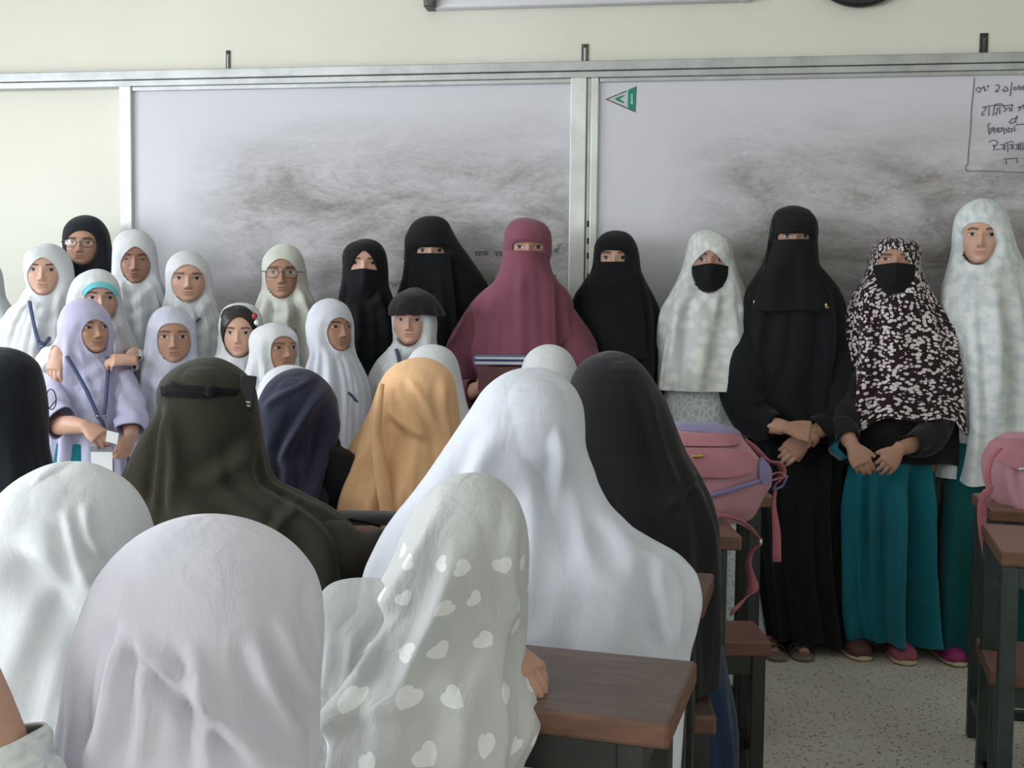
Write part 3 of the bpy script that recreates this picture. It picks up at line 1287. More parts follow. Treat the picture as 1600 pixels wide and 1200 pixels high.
        o = mesh_obj(name, P.reshape(-1, 3), Fs, mat, s.root, uv=np.stack([np.repeat(q * .1, m, 0), np.repeat(t * .5, nt, 1)], -1).reshape(-1, 2))
        md = o.modifiers.new('thickness', 'SOLIDIFY')
        md.thickness = .003
        if label:
            o['label'] = label
        return o

    def lanyard(s, pts, width=.013, card=None, mat='lanyard_blue', wdir=(1, 0, 0), k=None):
        """pts in (px, py, lift) laid on the drape"""
        L = []
        for px, py, lf in pts:
            p = s.loc(px, py, .12)
            v = float(s.surf_v(p[0], p[2])) + lf
            L.append(s.loc(px, py, v))
        V, Fs = strip(L, width, .0015, wdir=wdir)
        b_ = Buf().add(V, Fs)
        return b_, L

    # body -----------------------------------------------------
    def build_body(s):
        if getattr(s, 'built', False):
            return
        s.built = True
        al, z = head_grid(s.hi)
        X, Vf, Z, T = face_surface(al, z, s.q)
        H = s.from_head(X, Vf, Z)
        n = len(al)
        zz = s.drapes[0]
        zneck = s.ze - .16 * s.sz
        zlow = (s.seat + .10) if s.seat is not None else .48 * (s.ze + .11 * s.sz)
        k = s.sz
        rows = []
        tt = []
        sn, cs = np.sin(al), np.cos(al)
        zs = np.concatenate([[zneck], np.linspace(s.ze - .205 * s.sz, zlow, 16)])
        for i, z_ in enumerate(zs):
            best = None
            for dr in s.drapes:
                if dr[0][-1] - 1e-6 <= z_ <= dr[0][0]:
                    best = dr
                    break
            if best is None:
                best = s.drapes[-1]
            zi = best[0][::-1]
            f0 = lambda A: float(np.interp(z_, zi, A[::-1]))
            hw, fd, bd = min(f0(best[2]) * .8, .165 * k), min(f0(best[3]) * .74, .095 * k), min(f0(best[4]) * .74, .095 * k)
            cu, v0 = f0(best[1]), f0(best[5])
            if i == 0:
                hw, fd, bd = min(hw, .05 * k), min(fd, .045 * k), min(bd, .055 * k)
            elif i == 1:
                hw, fd, bd = min(hw, .085 * k), min(fd, .065 * k), min(bd, .07 * k)
            elif i == 2:
                hw = min(hw, .14 * k)
            rows.append(np.stack([cu + hw * sn, -(v0 + np.where(cs > 0, fd, bd) * cs), np.full(n, z_)], -1))
            t_ = np.ones((n, 4))
            t_[:, :3] = s.skin
            tt.append(t_)
        P = np.concatenate([H, np.array(rows)], 0)
        T = np.concatenate([T, np.array(tt)], 0)
        m = len(P)
        V = P.reshape(-1, 3).tolist()
        T = T.reshape(-1, 4).tolist()
        Fs = []
        for i in range(m - 1):
            for j in range(n):
                q = (j + 1) % n
                Fs.append((i * n + j, i * n + q, (i + 1) * n + q, (i + 1) * n + j))
        V.append(P[-1].mean(0).tolist())
        T.append(list(s.skin) + [1])
        for j in range(n):
            Fs.append((len(V) - 1, (m - 1) * n + j, (m - 1) * n + (j + 1) % n))
        b_ = Buf()
        c = P[-1].mean(0)
        for sd in (-1, 1):
            if s.seat is not None:
                zt = s.seat + .085
                y0, y1 = c[1], c[1] + .29 * k
                b_.tube([(c[0] + sd * .075 * k, y0, zt), (c[0] + sd * .085 * k, y1, zt + .01), (c[0] + sd * .085 * k, y1 + .03, zt - .10), (c[0] + sd * .085 * k, y1 + .02, .07)],
                        [.072 * k, .055 * k, .05 * k, .03 * k], 12, sub=4)
                b_.tube([(c[0] + sd * .085 * k, y1 - .02, .045), (c[0] + sd * .085 * k, y1 + .05, .04), (c[0] + sd * .09 * k, y1 + .15, .028)], [.03, .036, .026], 10, sub=3)
            else:
                fx = s.q.get('feet', ((-.085 * k, .0), (.085 * k, .0)))[0 if sd < 0 else 1]
                lg, lr = [], []
                for zq, rq in ((zlow + .03, .068), (zlow * .72, .058), (zlow * .45, .046), (zlow * .22, .036)):
                    best = s.drapes[-1]
                    for dr in s.drapes:
                        if dr[0][-1] <= zq <= dr[0][0]:
                            best = dr
                            break
                    g0 = lambda A: float(np.interp(zq, best[0][::-1], A[::-1]))
                    rr = min(rq * k, .36 * g0(best[2]), .40 * g0(best[3]))
                    lg.append((g0(best[1]) + sd * .40 * g0(best[2]), -g0(best[5]), zq))
                    lr.append(rr)
                lg.append((fx[0] * .85, fx[1] + .065, .07))
                lr.append(.026)
                b_.tube(lg, lr, 12, sub=4)
                b_.tube([(fx[0] * .9, fx[1] + .07, .040), (fx[0], fx[1] - .03, .036), (fx[0] + sd * .004, fx[1] - .095, .022)], [.020, .024, .020], 10, flat=.6, sub=3, side=(1, 0, 0))
        o = len(V)
        V += b_.V
        Fs += [tuple(i + o for i in f) for f in b_.F]
        T += [list(s.skin) + [1]] * len(b_.V)
        o = len(V)
        V += s.extraV
        Fs += [tuple(i + o for i in f) for f in s.extraF]
        T += [list(t) for t in s.extraT]
        return mesh_obj('body', V, Fs, 'skin', s.root, tint=T)

    def lap(s, mat, name='skirt', label=None):
        """cloth over a seated person's thighs and shins, away from the camera"""
        z, cu, hw, fd, bd, v0 = s.drapes[0]
        k = s.sz
        c, v = float(cu[-1]), float(v0[-1])
        zt = s.seat + .085
        y1 = -v + .29 * k
        b_ = Buf()
        b_.tube([(c, -v - .06, zt + .02), (c, -v + .15, zt + .015), (c, y1 + .005, zt + .0), (c, y1 + .05, zt - .12), (c, y1 + .04, .14)], [.17 * k, .17 * k, .16 * k, .17 * k, .20 * k], 24, flat=.47, cap=False, sub=6, side=(1, 0, 0))
        o = b_.obj(name, mat, s.root)
        if label:
            o['label'] = label


def hand_geo(W_, D, N, T, s=1.0, curl=(20, 30, 20), spread=.0, thumb=(.6, .7, -.25), lens=(.070, .079, .073, .057)):
    D, N = np.array(D, float), np.array(N, float)
    D /= np.linalg.norm(D)
    N = N - D * (N @ D)
    N /= np.linalg.norm(N)
    T0 = np.array(T, float)
    Tt = np.cross(D, N)
    Tt *= np.sign(Tt @ T0) or 1
    b_ = Buf()
    b_.tube([W_ - D * .02 * s, W_ + D * .01 * s, W_ + D * .045 * s, W_ + D * .08 * s], np.array([[.026, .020], [.028, .019], [.039, .017], [.040, .013]]) * s, 16, side=Tt, sub=4)
    for i, off in enumerate((.0295, .0098, -.0098, -.0285)):
        root = W_ + D * (.074 - .006 * abs(i - 1.2)) * s + Tt * off * s
        dr0 = D + Tt * spread * (1.5 - i)
        ang = 0
        pts = [root - D * .012 * s, root]
        p = root
        for sg, cv in zip((.45, .31, .24), curl):
            ang += math.radians(cv * (1 + .06 * i))
            dr = dr0 * math.cos(ang) - N * math.sin(ang)
            dr /= np.linalg.norm(dr)
            p = p + dr * lens[i] * sg * s
            pts.append(p)
        r = .0086 * s * (1 if i < 3 else .88)
        b_.tube(pts, [r, r * 1.02, r * .98, r * .88, r * .68], 10, sub=3)
    t0 = W_ + D * .022 * s + Tt * .024 * s
    td = D * thumb[0] + Tt * thumb[1] + N * thumb[2]
    td /= np.linalg.norm(td)
    td2 = td * .8 + D * .45
    td2 /= np.linalg.norm(td2)
    b_.tube([t0 - td * .012 * s, t0 + td * .015 * s, t0 + td * .040 * s, t0 + td * .040 * s + td2 * .022 * s], np.array([.012, .0125, .0098, .0078]) * s, 10, sub=3)
    return b_.V, b_.F


# ------------------------------------------------------------------ the room
def structure(b_, name, mat, smooth=False):
    o = b_.obj(name, mat, None, smooth)
    o['kind'] = 'structure'
    return o


structure(Buf().box(XL - .2, XR + .2, YB - .2, W + .2, -.12, 0), 'floor', 'terrazzo')
structure(Buf().box(XL - .2, XR + .2, YB - .2, W + .2, ZC, ZC + .12), 'ceiling', 'ceiling_paint')
structure(Buf().box(XL - .2, XR + .2, W, W + .2, 0, ZC), 'wall_front', 'wall_paint')
structure(Buf().box(XL - .2, XR + .2, YB - .2, YB, 0, ZC), 'wall_back', 'wall_paint')


def window_wall(name, xa, xb, wins, zl, zh):
    b_ = Buf()
    b_.box(xa, xb, YB, W, 0, zl).box(xa, xb, YB, W, zh, ZC)
    e = YB
    for yc in sorted(wins):
        b_.box(xa, xb, e, yc - .85, zl, zh)
        e = yc + .85
    b_.box(xa, xb, e, W, zl, zh)
    structure(b_, name, 'wall_paint')


window_wall('wall_left', XL - .2, XL, (-2.2, .2, 2.6), 1.05, 2.45)
window_wall('wall_right', XR, XR + .2, (-2.2, .2), 1.05, 2.45)
wn_ = 0
for xx, ys in ((XL - .03, (-2.2, .2, 2.6)), (XR + .03, (-2.2, .2))):
    for yc in ys:
        wn_ += 1
        b_ = Buf()
        for y in (yc - .83, yc - .28, yc + .28, yc + .83):
            b_.box(xx - .02, xx + .02, y - .02, y + .02, 1.05, 2.45)
        for z in (1.07, 1.9, 2.43):
            b_.box(xx - .02, xx + .02, yc - .85, yc + .85, z - .02, z + .02)
        structure(b_, 'window_%d' % wn_, 'aluminium')

# ------------------------------------------------------------------ boards on the front wall
YS = W - .035                                   # face of the writing surfaces
fx = lambda px, py, y=YS: float(on_y(px, py, y)[0])
fz = lambda px, py, y=YS: float(on_y(px, py, y)[2])
zr1, zr0 = fz(890, 95.5, W - .06), fz(890, 121, W - .06)      # long track
xl0 = fx(-60, 120)
rail = empty('whiteboard_track', (0, W, zr1), 0)
tag(rail, 'long aluminium track along the wall above both whiteboards', 'rail')


def part_box(name, mat, parent, x0, x1, y0, y1, z0, z1, bev=.003, smooth=False):
    p = Vector(parent.location)
    return Buf().box(x0 - p.x, x1 - p.x, y0 - p.y, y1 - p.y, z0 - p.z, z1 - p.z, bev).obj(name, mat, parent, smooth)


hz = zr1 - zr0
part_box('upper_channel', 'aluminium', rail, xl0, 2.35, W - .060, W, zr0 + hz * .42, zr1)
part_box('lower_channel', 'aluminium', rail, xl0, 2.35, W - .052, W, zr0, zr0 + hz * .40)

zb = .92
xa, xb = fx(208, 200), fx(893, 200)
lb = empty('whiteboard', ((xa + xb) / 2, W, zb))
tag(lb, 'left whiteboard with smudged grey wiped marks behind the schoolgirls', 'whiteboard')
part_box('writing_surface', 'board_left', lb, xa - .01, xb + .02, YS, W - .012, zb, zr0 - .001, 0)
ztf = fz(500, 138)
part_box('top_frame', 'aluminium', lb, xa, xb, YS - .012, W - .012, ztf, zr0)
part_box('left_frame', 'aluminium_bright', lb, fx(190, 200), xa, YS - .020, W, zb - .03, zr0)
part_box('right_frame', 'aluminium_bright', lb, fx(891.5, 220), fx(916, 220), YS - .022, W, zb - .03, zr0)
part_box('bottom_frame', 'aluminium', lb, xa, xb, YS - .012, W - .012, zb - .03, zb)
xc, xd = fx(936, 200), 2.25
rb = empty('whiteboard', ((xc + xd) / 2, W, zb))
tag(rb, 'right whiteboard with a green triangle sticker and boxed handwriting', 'whiteboard')
part_box('writing_surface', 'board_right', rb, xc - .02, xd, YS, W - .012, zb, zr0 - .001, 0)
part_box('top_frame', 'aluminium', rb, xc, xd, YS - .010, W - .012, fz(1200, 124.5), zr0)
part_box('left_frame', 'aluminium_bright', rb, fx(923, 220), fx(934.5, 220), YS - .016, W, zb - .03, zr0)
part_box('slot', 'aluminium', rb, fx(916.5, 220), fx(923, 220), YS - .010, W, zb - .03, zr0)
part_box('bottom_frame', 'aluminium', rb, xc, xd, YS - .012, W - .012, zb - .03, zb)
part_box('right_frame', 'aluminium_bright', rb, xd, xd + .05, YS - .016, W, zb - .03, zr0)
b_ = Buf()
p = rb.location
for py in (350, 377, 400, 432):
    x, z = fx(919.5, py), fz(919.5, py)
    b_.box(x - .006 - p.x, x + .006 - p.x, YS - .013 - p.y, YS - .009 - p.y, z - .012 - p.z, z + .012 - p.z)
o = b_.obj('slot_screw', 'black_plastic', rb, False)
o['kind'] = 'stuff'


def ink(name, strokes, parent, w=.0055, mat='marker_ink'):
    """pen strokes lying on the writing surface; strokes in the photograph's pixels"""
    b_ = Buf()
    p = np.array(parent.location)
    for st in strokes:
        P = [on_y(x, y, YS - .0012) - p for x, y in st]
        if len(P) < 2:
            continue
        V, Fs = strip(P, w, .0012, normal=(0, 1, 0), sub=4)
        b_.add(V, Fs)
    o = b_.obj(name, mat, parent, False)
    o['kind'] = 'stuff'
    return o


def crop(sts, ox=1480, oy=100, k=6.317):
    return [[(ox + x / k, oy + y / k) for x, y in st] for st in sts]


ink('handwriting', crop([
    [(290, 268), (288, 245), (310, 232), (330, 250), (318, 275), (296, 278)], [(330, 240), (352, 236), (362, 218)], [(366, 220), (374, 270)], [(366, 252), (380, 262)],
    [(396, 222), (402, 212), (408, 222), (400, 230)], [(400, 250), (404, 256)],
    [(472, 212), (500, 206), (516, 226), (500, 252), (480, 262), (482, 276), (512, 266)],
    [(560, 222), (588, 232), (598, 256), (576, 272), (548, 264), (552, 250), (574, 256)], [(640, 178), (630, 250), (620, 318)],
    [(672, 226), (656, 240), (668, 256), (686, 244), (674, 226)], [(706, 204), (708, 246), (730, 254), (742, 238), (722, 228), (710, 236)], [(746, 212), (756, 236), (760, 262)],
    [(346, 428), (420, 414), (470, 408), (560, 412), (655, 402)],
    [(358, 432), (384, 436), (364, 466), (346, 480), (344, 508), (372, 494)], [(414, 424), (410, 512)],
    [(466, 414), (452, 512)], [(462, 414), (488, 396), (524, 392), (552, 402)], [(482, 440), (500, 440), (490, 474), (474, 492), (496, 498)], [(518, 420), (518, 492)],
    [(548, 430), (566, 426), (578, 456), (552, 470)], [(580, 452), (606, 432), (622, 446), (612, 470)], [(640, 404), (636, 470)],
    [(698, 432), (716, 420), (714, 452), (702, 462)], [(722, 440), (752, 402), (758, 448)],
    [(612, 578), (636, 546), (668, 536), (694, 514), (672, 560), (644, 584), (614, 580)], [(668, 572), (690, 578)], [(674, 602), (716, 596), (760, 594)],
    [(396, 598), (414, 588), (428, 592)], [(402, 604), (408, 650), (416, 700)], [(420, 650), (440, 630), (448, 652), (430, 668), (422, 690)],
    [(458, 620), (464, 682)], [(470, 650), (488, 636), (494, 660), (478, 672)], [(504, 624), (508, 680)], [(510, 640), (534, 630), (536, 660), (516, 668)],
    [(552, 622), (562, 692)], [(566, 650), (584, 640), (590, 666), (572, 680)], [(606, 622), (608, 676)], [(618, 640), (640, 636), (636, 668), (618, 670)], [(660, 612), (668, 668)],
    [(410, 776), (432, 758), (474, 754), (496, 776), (480, 806), (452, 802), (470, 836), (450, 852)], [(482, 848), (520, 842)],
    [(520, 800), (550, 796), (552, 832), (530, 840)], [(568, 776), (566, 856)], [(588, 768), (596, 806), (598, 874)], [(596, 780), (632, 762), (660, 776)],
    [(610, 800), (634, 792), (634, 830), (614, 838)], [(650, 790), (648, 846)], [(668, 800), (690, 792), (690, 838), (670, 842)], [(706, 786), (706, 850)],
    [(720, 770), (726, 856)], [(744, 772), (748, 850)], [(560, 940), (600, 936), (700, 932)], [(580, 950), (584, 990)], [(690, 940), (692, 980)],
]), rb, .0036)
ink('ruled_box', crop([[(268, 138), (258, 260), (246, 376)], [(244, 376), (236, 520), (228, 700)], [(226, 700), (210, 860), (204, 975)],
                       [(216, 984), (190, 996), (188, 1048), (200, 1058)], [(200, 1058), (360, 1056), (480, 1060), (620, 1066), (800, 1074)]]), rb, .0036, 'ink_faint')
k5 = 1600 / 280
ink('handwriting', [[(620 + x / k5, 360 + y / k5) for x, y in st] for st in [
    [(690, 196), (728, 190), (770, 192), (812, 184)], [(700, 200), (716, 214), (704, 226)], [(728, 194), (744, 208), (734, 224), (746, 226)], [(770, 196), (778, 222)], [(796, 190), (812, 206), (796, 218), (788, 204)],
    [(868, 196), (900, 190), (944, 192)], [(880, 200), (898, 206), (884, 222), (906, 226)], [(912, 196), (930, 208), (924, 226), (940, 214)],
    [(1344, 176), (1368, 166), (1366, 196), (1350, 192)], [(1376, 170), (1384, 198), (1370, 222), (1392, 228)], [(1400, 172), (1430, 164), (1450, 168)], [(1404, 176), (1422, 180), (1408, 192)],
    [(1430, 168), (1440, 190), (1426, 186)], [(1436, 158), (1450, 130), (1468, 118)], [(1400, 400), (1420, 404), (1408, 420), (1412, 450)], [(50, 216), (66, 222), (58, 260)], [(66, 214), (84, 240)]]]
    + [[(604, 447), (610, 441), (614, 448)], [(616, 441), (618, 448)], [(619, 445), (626, 440), (629, 446)]] , lb, .005, 'ink_faint')

# sticker: a triangle lying on its side
p = np.array(rb.location)
b_ = Buf()
sq = lambda pts: [on_y(920 + x / 16, 120 + y / 16, YS - .0010 - lift) - p for x, y, lift in pts]


def poly(pts, mi):
    f = sq(pts)
    n_ = len(f)
    bk = [q + np.array([0, .0008, 0]) for q in f]
    b_.add(f + bk, [tuple(range(n_))] + [(i, i + n_, (i + 1) % n_ + n_, (i + 1) % n_) for i in range(n_)], mi)


poly([(410, 560, 0), (1195, 235, 0), (1170, 895, 0)], 3)
poly([(480, 560, .0006), (950, 370, .0006), (950, 760, .0006)], 1)
poly([(985, 320, .0008), (1180, 250, .0008), (1160, 870, .0008), (970, 785, .0008)], 0)
poly([(950, 335, .0009), (985, 320, .0009), (972, 785, .0009), (945, 770, .0009)], 2)
poly([(640, 555, .0012), (700, 520, .0012), (880, 450, .0012), (890, 480, .0012), (770, 555, .0012), (885, 625, .0012), (870, 665, .0012), (700, 590, .0012)], 0)
for y0_, y1_ in ((430, 470), (490, 540), (560, 590), (605, 680)):
    poly([(1045, y0_, .0014), (1105, y0_ + 4, .0014), (1100, y1_, .0014), (1050, y1_, .0014)], 2)
o = b_.obj('sticker', None, rb, False, mats=['sticker_green', 'sticker_pale', 'sticker_mint', 'steel_clip'])
o['label'] = 'green and pale triangular sticker'


def bracket(px0, px1, py0, py1, mat, label):
    x0, x1 = fx(px0, py1, W - .01), fx(px1, py1, W - .01)
    z1 = fz((px0 + px1) / 2, py0, W - .01)
    r = empty('rail_bracket', ((x0 + x1) / 2, W, zr1))
    tag(r, label, 'bracket', 'brackets holding the whiteboard track')
    w = (x1 - x0)
    b_ = Buf().box(-w / 2, w / 2, -.006, 0, 0.001, z1 - zr1, .002)
    b_.box(-w / 2, w / 2, -.030, -.006, 0.001, .006, .001)
    b_.obj('plate', mat, r, False)
    b_ = Buf().box(-w * .15, w * .15, -.0085, -.0055, .004, (z1 - zr1) * .8, .001)
    b_.obj('slot', 'steel_clip' if mat != 'steel_clip' else 'aluminium', r, False)
    V, Fs = ball((0, -.008, (z1 - zr1) * .88), (.005, .003, .005), 10, 6)
    Buf().add(V, Fs).obj('screw', 'steel_dark', r)


bracket(352, 358.5, 78, 106, 'steel_clip', 'small steel bracket on the wall above the left whiteboard')
bracket(908, 919, 68, 97, 'steel_clip', 'small steel bracket above the joint of both whiteboards')
bracket(1531, 1544, 51, 80, 'steel_dark', 'dark steel bracket above the boxed handwriting at right')

# switched-off tube lamp and the round object at the top of the wall
x0, x1, z0 = fx(672, 10, W - .05), fx(1165, 0, W - .05), fz(690, 12, W - .05)
r = empty('tube_light', ((x0 + x1) / 2, W, z0))
tag(r, 'unlit fluorescent tube light on the wall above the whiteboards', 'light')
h = (x1 - x0) / 2
Buf().box(-h, h, -.045, 0, 0, .055, .006).obj('batten', 'lamp_white', r)
Buf().tube([(-h + .02, -.062, .05), (h - .02, -.062, .05)], [.013, .013], 16).obj('tube', 'lamp_white', r)
for sd in (-1, 1):
    b_ = Buf().box(sd * h - .022, sd * h + .022, -.078, 0, -.001, .075, .006)
    o = b_.obj('end_cap', 'lamp_white' if sd > 0 else 'steel_clip', r)
cz, cr = fz(1345, 8, W - .05), .2
r = empty('wall_clock', (fx(1345, 4, W - .05), W, cz + cr))
tag(r, 'dark round rim just showing at the top of the wall above the right board', 'clock')
P = [(cr * .92 * math.cos(q), -.03, cr * .92 * math.sin(q)) for q in np.linspace(0, 2 * math.pi, 65)]
Buf().tube(P, [.020] * 65, 10, cap=False).obj('rim', 'clock_dark', r)
b_ = Buf()
V = [(cr * .92 * math.cos(q), -.022, cr * .92 * math.sin(q)) for q in np.linspace(0, 2 * math.pi, 65)[:-1]]
V2 = [(x, -.001, z) for x, _, z in V]
b_.add(V + V2, [tuple(range(64))] + [(i, (i + 1) % 64, (i + 1) % 64 + 64, i + 64) for i in range(64)])
b_.obj('dial', 'print_white', r, False)
for a, ln in ((.6, .09), (2.2, .13)):
    Buf().tube([(0, -.027, 0), (ln * math.sin(a), -.027, ln * math.cos(a))], [.004, .002], 6).obj('hand', 'black_plastic', r)


# ------------------------------------------------------------------ desks and benches
def desk(fr, dl, L, D, label, zt=.73, wood_='wood_dark', frame='dark_frame', edge='wood_edge', name='school_desk', th=.035, leg_in=.05, group=None, cat='desk'):
    """fr: front right corner (x, y); dl: unit vector along the length, pointing left"""
    dl = np.array(dl[:2]) / np.linalg.norm(dl[:2])
    db = np.array([dl[1], -dl[0]])           # towards the wall
    if db[1] < 0:
        db = -db
    c = np.array(fr[:2]) + dl * L / 2 + db * D / 2
    r = empty(name, (c[0], c[1], 0), math.atan2(-dl[1], -dl[0]))
    tag(r, label, cat, group)
    hL, hD = L / 2, D / 2
    rng = random.Random(int(c[0] * 1000))
    b_ = Buf().box(-hL, hL, -hD, hD, zt - th, zt, .006)
    o = b_.obj('tabletop' if cat == 'desk' else 'seat', wood_, r, False, mats=[wood_, edge])
    me = o.data
    for pl in me.polygons:
        if abs(pl.normal.z) < .5:
            pl.material_index = 1
    q = .018
    for sx_ in (-1, 1):
        for sy_ in (-1, 1):
            x, y = sx_ * (hL - leg_in), sy_ * (hD - .025)
            Buf().box(x - q, x + q, y - q, y + q, 0, zt - th, .003).obj('leg', frame, r, False)
        Buf().box(sx_ * (hL - leg_in) - q * .8, sx_ * (hL - leg_in) + q * .8, -hD + .04, hD - .04, .10, .135, .002).obj('side_rail', frame, r, False)
    for sy_ in (-1, 1):
        Buf().box(-hL + leg_in, hL - leg_in, sy_ * (hD - .025) - .012, sy_ * (hD - .025) + .012, zt - th - .05, zt - th - .002, .002).obj('apron', frame, r, False)
    for sx_ in (-1, 1):
        Buf().box(sx_ * (hL - leg_in) - .012, sx_ * (hL - leg_in) + .012, -hD + .03, hD - .03, zt - th - .05, zt - th - .002, .002).obj('end_apron', frame, r, False)
    Buf().box(-hL + leg_in, hL - leg_in, -.015, .015, .105, .13, .002).obj('foot_rail', frame, r, False)
    return r, c, dl, db


def rotdir(deg):
    """unit vector pointing left, turned deg away from the camera plane"""
    a = math.radians(deg)
    return -RH[:2] * math.cos(a) + FH[:2] * math.sin(a)


d1f = on_z(1046, 1131, .73)
dl1 = rotdir(17)
desk(d1f, dl1, .82, .265, 'dark brown school desk nearest the camera with worn top', edge='wood_edge')
d2f = on_z(1101, 938, .73)
desk(d2f, rotdir(15), .62, .22, 'dark worn school desk behind the seated woman in flowing white')
d3f = on_z(1160, 838, .73)
desk(d3f, rotdir(1), 1.10, .25, 'brown school desk with a pink backpack lying on its end', wood_='wood_red', frame='green_frame')
d4f = on_z(1209, 775, .73)
desk(d4f, rotdir(2), .85, .23, 'brown school desk partly hidden behind the pink backpack', wood_='wood_red')


def bench(fr, deg, L, D, label, zt=.42, **k):
    return desk(fr, rotdir(deg), L, D, label, zt=zt, name='school_bench', th=.04, leg_in=.03, cat='bench', **k)


bench(on_z(900, 1500, .42), 10, 1.2, .24, 'low wooden bench under the girls nearest the camera')
bench(on_z(1000, 1290, .42), 12, 1.5, .2, 'low wooden bench under the woman in flowing white')
bench(on_z(1120, 1120, .42), 4, 1.5, .22, 'low wooden bench under the woman in the dark olive veil')
bench(on_z(1206, 1003, .42), 0, 1.25, .20, 'low bench with brown seat end beside the pink backpack desk', wood_='wood_red')
bench(on_z(920, 890, .42), 0, 1.0, .20, 'low wooden bench under the front row of white-scarved girls')
# right-hand column
dr = -rotdir(17)
r1f = on_z(1564, 861, .73)
cR = np.array(r1f[:2]) + dr[:2] * .9
desk(cR, rotdir(17), .9, .36, 'brown school desk with dark green frame at right edge', wood_='wood_red', frame='green_frame', leg_in=.022)
r2f = on_z(1543, 791, .73)
desk(np.array(r2f[:2]) + dr[:2] * .9, rotdir(14), .9, .30, 'school desk under the paler pink bag at right edge', wood_='wood_red', frame='green_frame', leg_in=.022)
b2f = on_z(1546, 1046, .42)
desk(np.array(b2f[:2]) + dr[:2] * .9, rotdir(17), .9, .28, 'low bench with reddish seat beneath the right-hand desk', zt=.42, wood_='wood_red', frame='green_frame', name='school_bench', th=.04, leg_in=.025, cat='bench')


# ------------------------------------------------------------------ bags and small things (frames with the same drape tools)
class Thing(Person):
    def __init__(s, name, label, cat, d, cx, cy, z0=0.0, group=None):
        s.d, s.mpp = d, d / F
        p = on_d(cx, cy, d)
        s.uO = float(RH @ p)
        s.O = FH * d + RH * s.uO
        s.z0 = z0
        s.root = empty(name, (s.O[0], s.O[1], z0), YAW)
        tag(s.root, label, cat, group)
        s.ze, s.sz, s.sx, s.sy = p[2] - z0, 1, 1, 1
        s.drapes = []

    def loc(s, px, py, v=0.0):
        p = Person.loc(s, px, py, v)
        p[2] -= s.z0
        return p


def keep_box(xl, xr, yt, yb, p=3.0, front=True):
    def f(s, V):
        v = .12
        a0, a1 = s.loc(xl, (yt + yb) / 2, v)[0], s.loc(xr, (yt + yb) / 2, v)[0]
        zt, zb_ = s.loc((xl + xr) / 2, yt, v)[2], s.loc((xl + xr) / 2, yb, v)[2]
        du, dz = (V[:, 0] - (a0 + a1) / 2) / ((a1 - a0) / 2), (V[:, 2] - (zt + zb_) / 2) / ((zt - zb_) / 2)
        g_ = 1 - (np.abs(du) ** p + np.abs(dz) ** p)
        return np.where(-V[:, 1] > -.02, g_, -1) if front else g_
    return f


bag = Thing('backpack', 'pink backpack with lilac top lying on the desk end beside the black-scarved woman', 'backpack', 2.83, 1110, 740, .731)
rows = [(661, 1085), (664, 1040, 1128), (671, 1020, 1150), (685, 1012, 1160), (700, 1008, 1174), (715, 1006, 1187), (733, 1006, 1200), (750, 1008, 1201), (768, 1012, 1190), (790, 1018, 1178), (806, 1026, 1166), (809, 1030, 1160)]
prof = [(661, 0, 0, 0), (680, .10, .10, 0), (730, .135, .12, 0), (780, .125, .12, 0), (809, .10, .10, 0)]
bag.drape('shell', 'bag_pink_light', rows, prof, nexp=2.8, fold=.002, noise=.003, seat=False, fstart=0)
bag.drape('top_panel', 'bag_lilac', rows, prof, nexp=2.8, fold=0, noise=.003, seat=False, off=.003, keep=lambda s, V: V[:, 2] - s.loc(1100, 677 , .1)[2] - .05 * (V[:, 0] - s.loc(1100, 680)[0]) * -1.2, register=False, seed=1)
bag.drape('flap', 'bag_pink', rows, prof, nexp=2.8, fold=0, noise=.003, seat=False, off=.010, keep=keep_box(1030, 1162, 678, 697, 4), register=False)
bag.drape('front_pocket', 'bag_pink', rows, prof, nexp=2.8, fold=0, noise=.002, seat=False, off=.016, keep=keep_box(1020, 1178, 699, 744, 3.2), register=False)
bag.drape('side_pocket', 'bag_lilac', rows, prof, nexp=2.8, fold=0, noise=.002, seat=False, off=.008, keep=keep_box(1186, 1212, 720, 758, 2.5), register=False)


def on_bag(t, px, py, off=.004):
    q = t.loc(px, py, .1)
    v = float(t.surf_v(q[0], q[2], n=2.8)) + off
    return t.loc(px, py, v)


V, Fs = strip([on_bag(bag, x, y, .008) for x, y in ((1105, 776), (1130, 769), (1160, 760), (1185, 752), (1196, 748))], .012, .004, wdir=(0, 0, 1))
Buf().add(V, Fs).obj('zipper', 'bag_lilac', bag.root)
V, Fs = strip([on_bag(bag, x, y, .019) for x, y in ((1082, 713), (1090, 713), (1098, 712))], .008, .003, wdir=(0, 0, 1))
Buf().add(V, Fs).obj('badge', 'gold', bag.root)
lp = lambda t, L: [t.loc(x, y, v) for x, y, v in L]
b_ = Buf()
b_.add(*strip(lp(bag, [(1163, 690, 0), (1180, 702, .02), (1198, 720, .03), (1216, 724, .03), (1223, 736, .02), (1218, 746, .04), (1200, 752, .06)]), .022, .004, wdir=(.5, -.8, .2)))
b_.add(*strip(lp(bag, [(1205, 742, .05), (1216, 738, .05), (1222, 745, .04), (1212, 755, .05)]), .018, .003, wdir=(.3, -.9, .2)))
b_.obj('shoulder_strap', 'strap_pink', bag.root)
b_ = Buf()
q = bag.loc(1219, 755, .03)
for dx, dz in ((-.012, -.004), (.012, .006)):
    b_.tube([q + np.array([dx - .006, 0, dz - .014]), q + np.array([dx + .006, 0, dz + .014])], [.003, .003], 8)
b_.tube([q + np.array([-.018, 0, -.018]), q + np.array([.006, 0, -.008])], [.003, .003], 8)
b_.tube([q + np.array([-.006, 0, .010]), q + np.array([.018, 0, .020])], [.003, .003], 8)
b_.obj('buckle', 'bag_lilac', bag.root)
b_ = Buf()
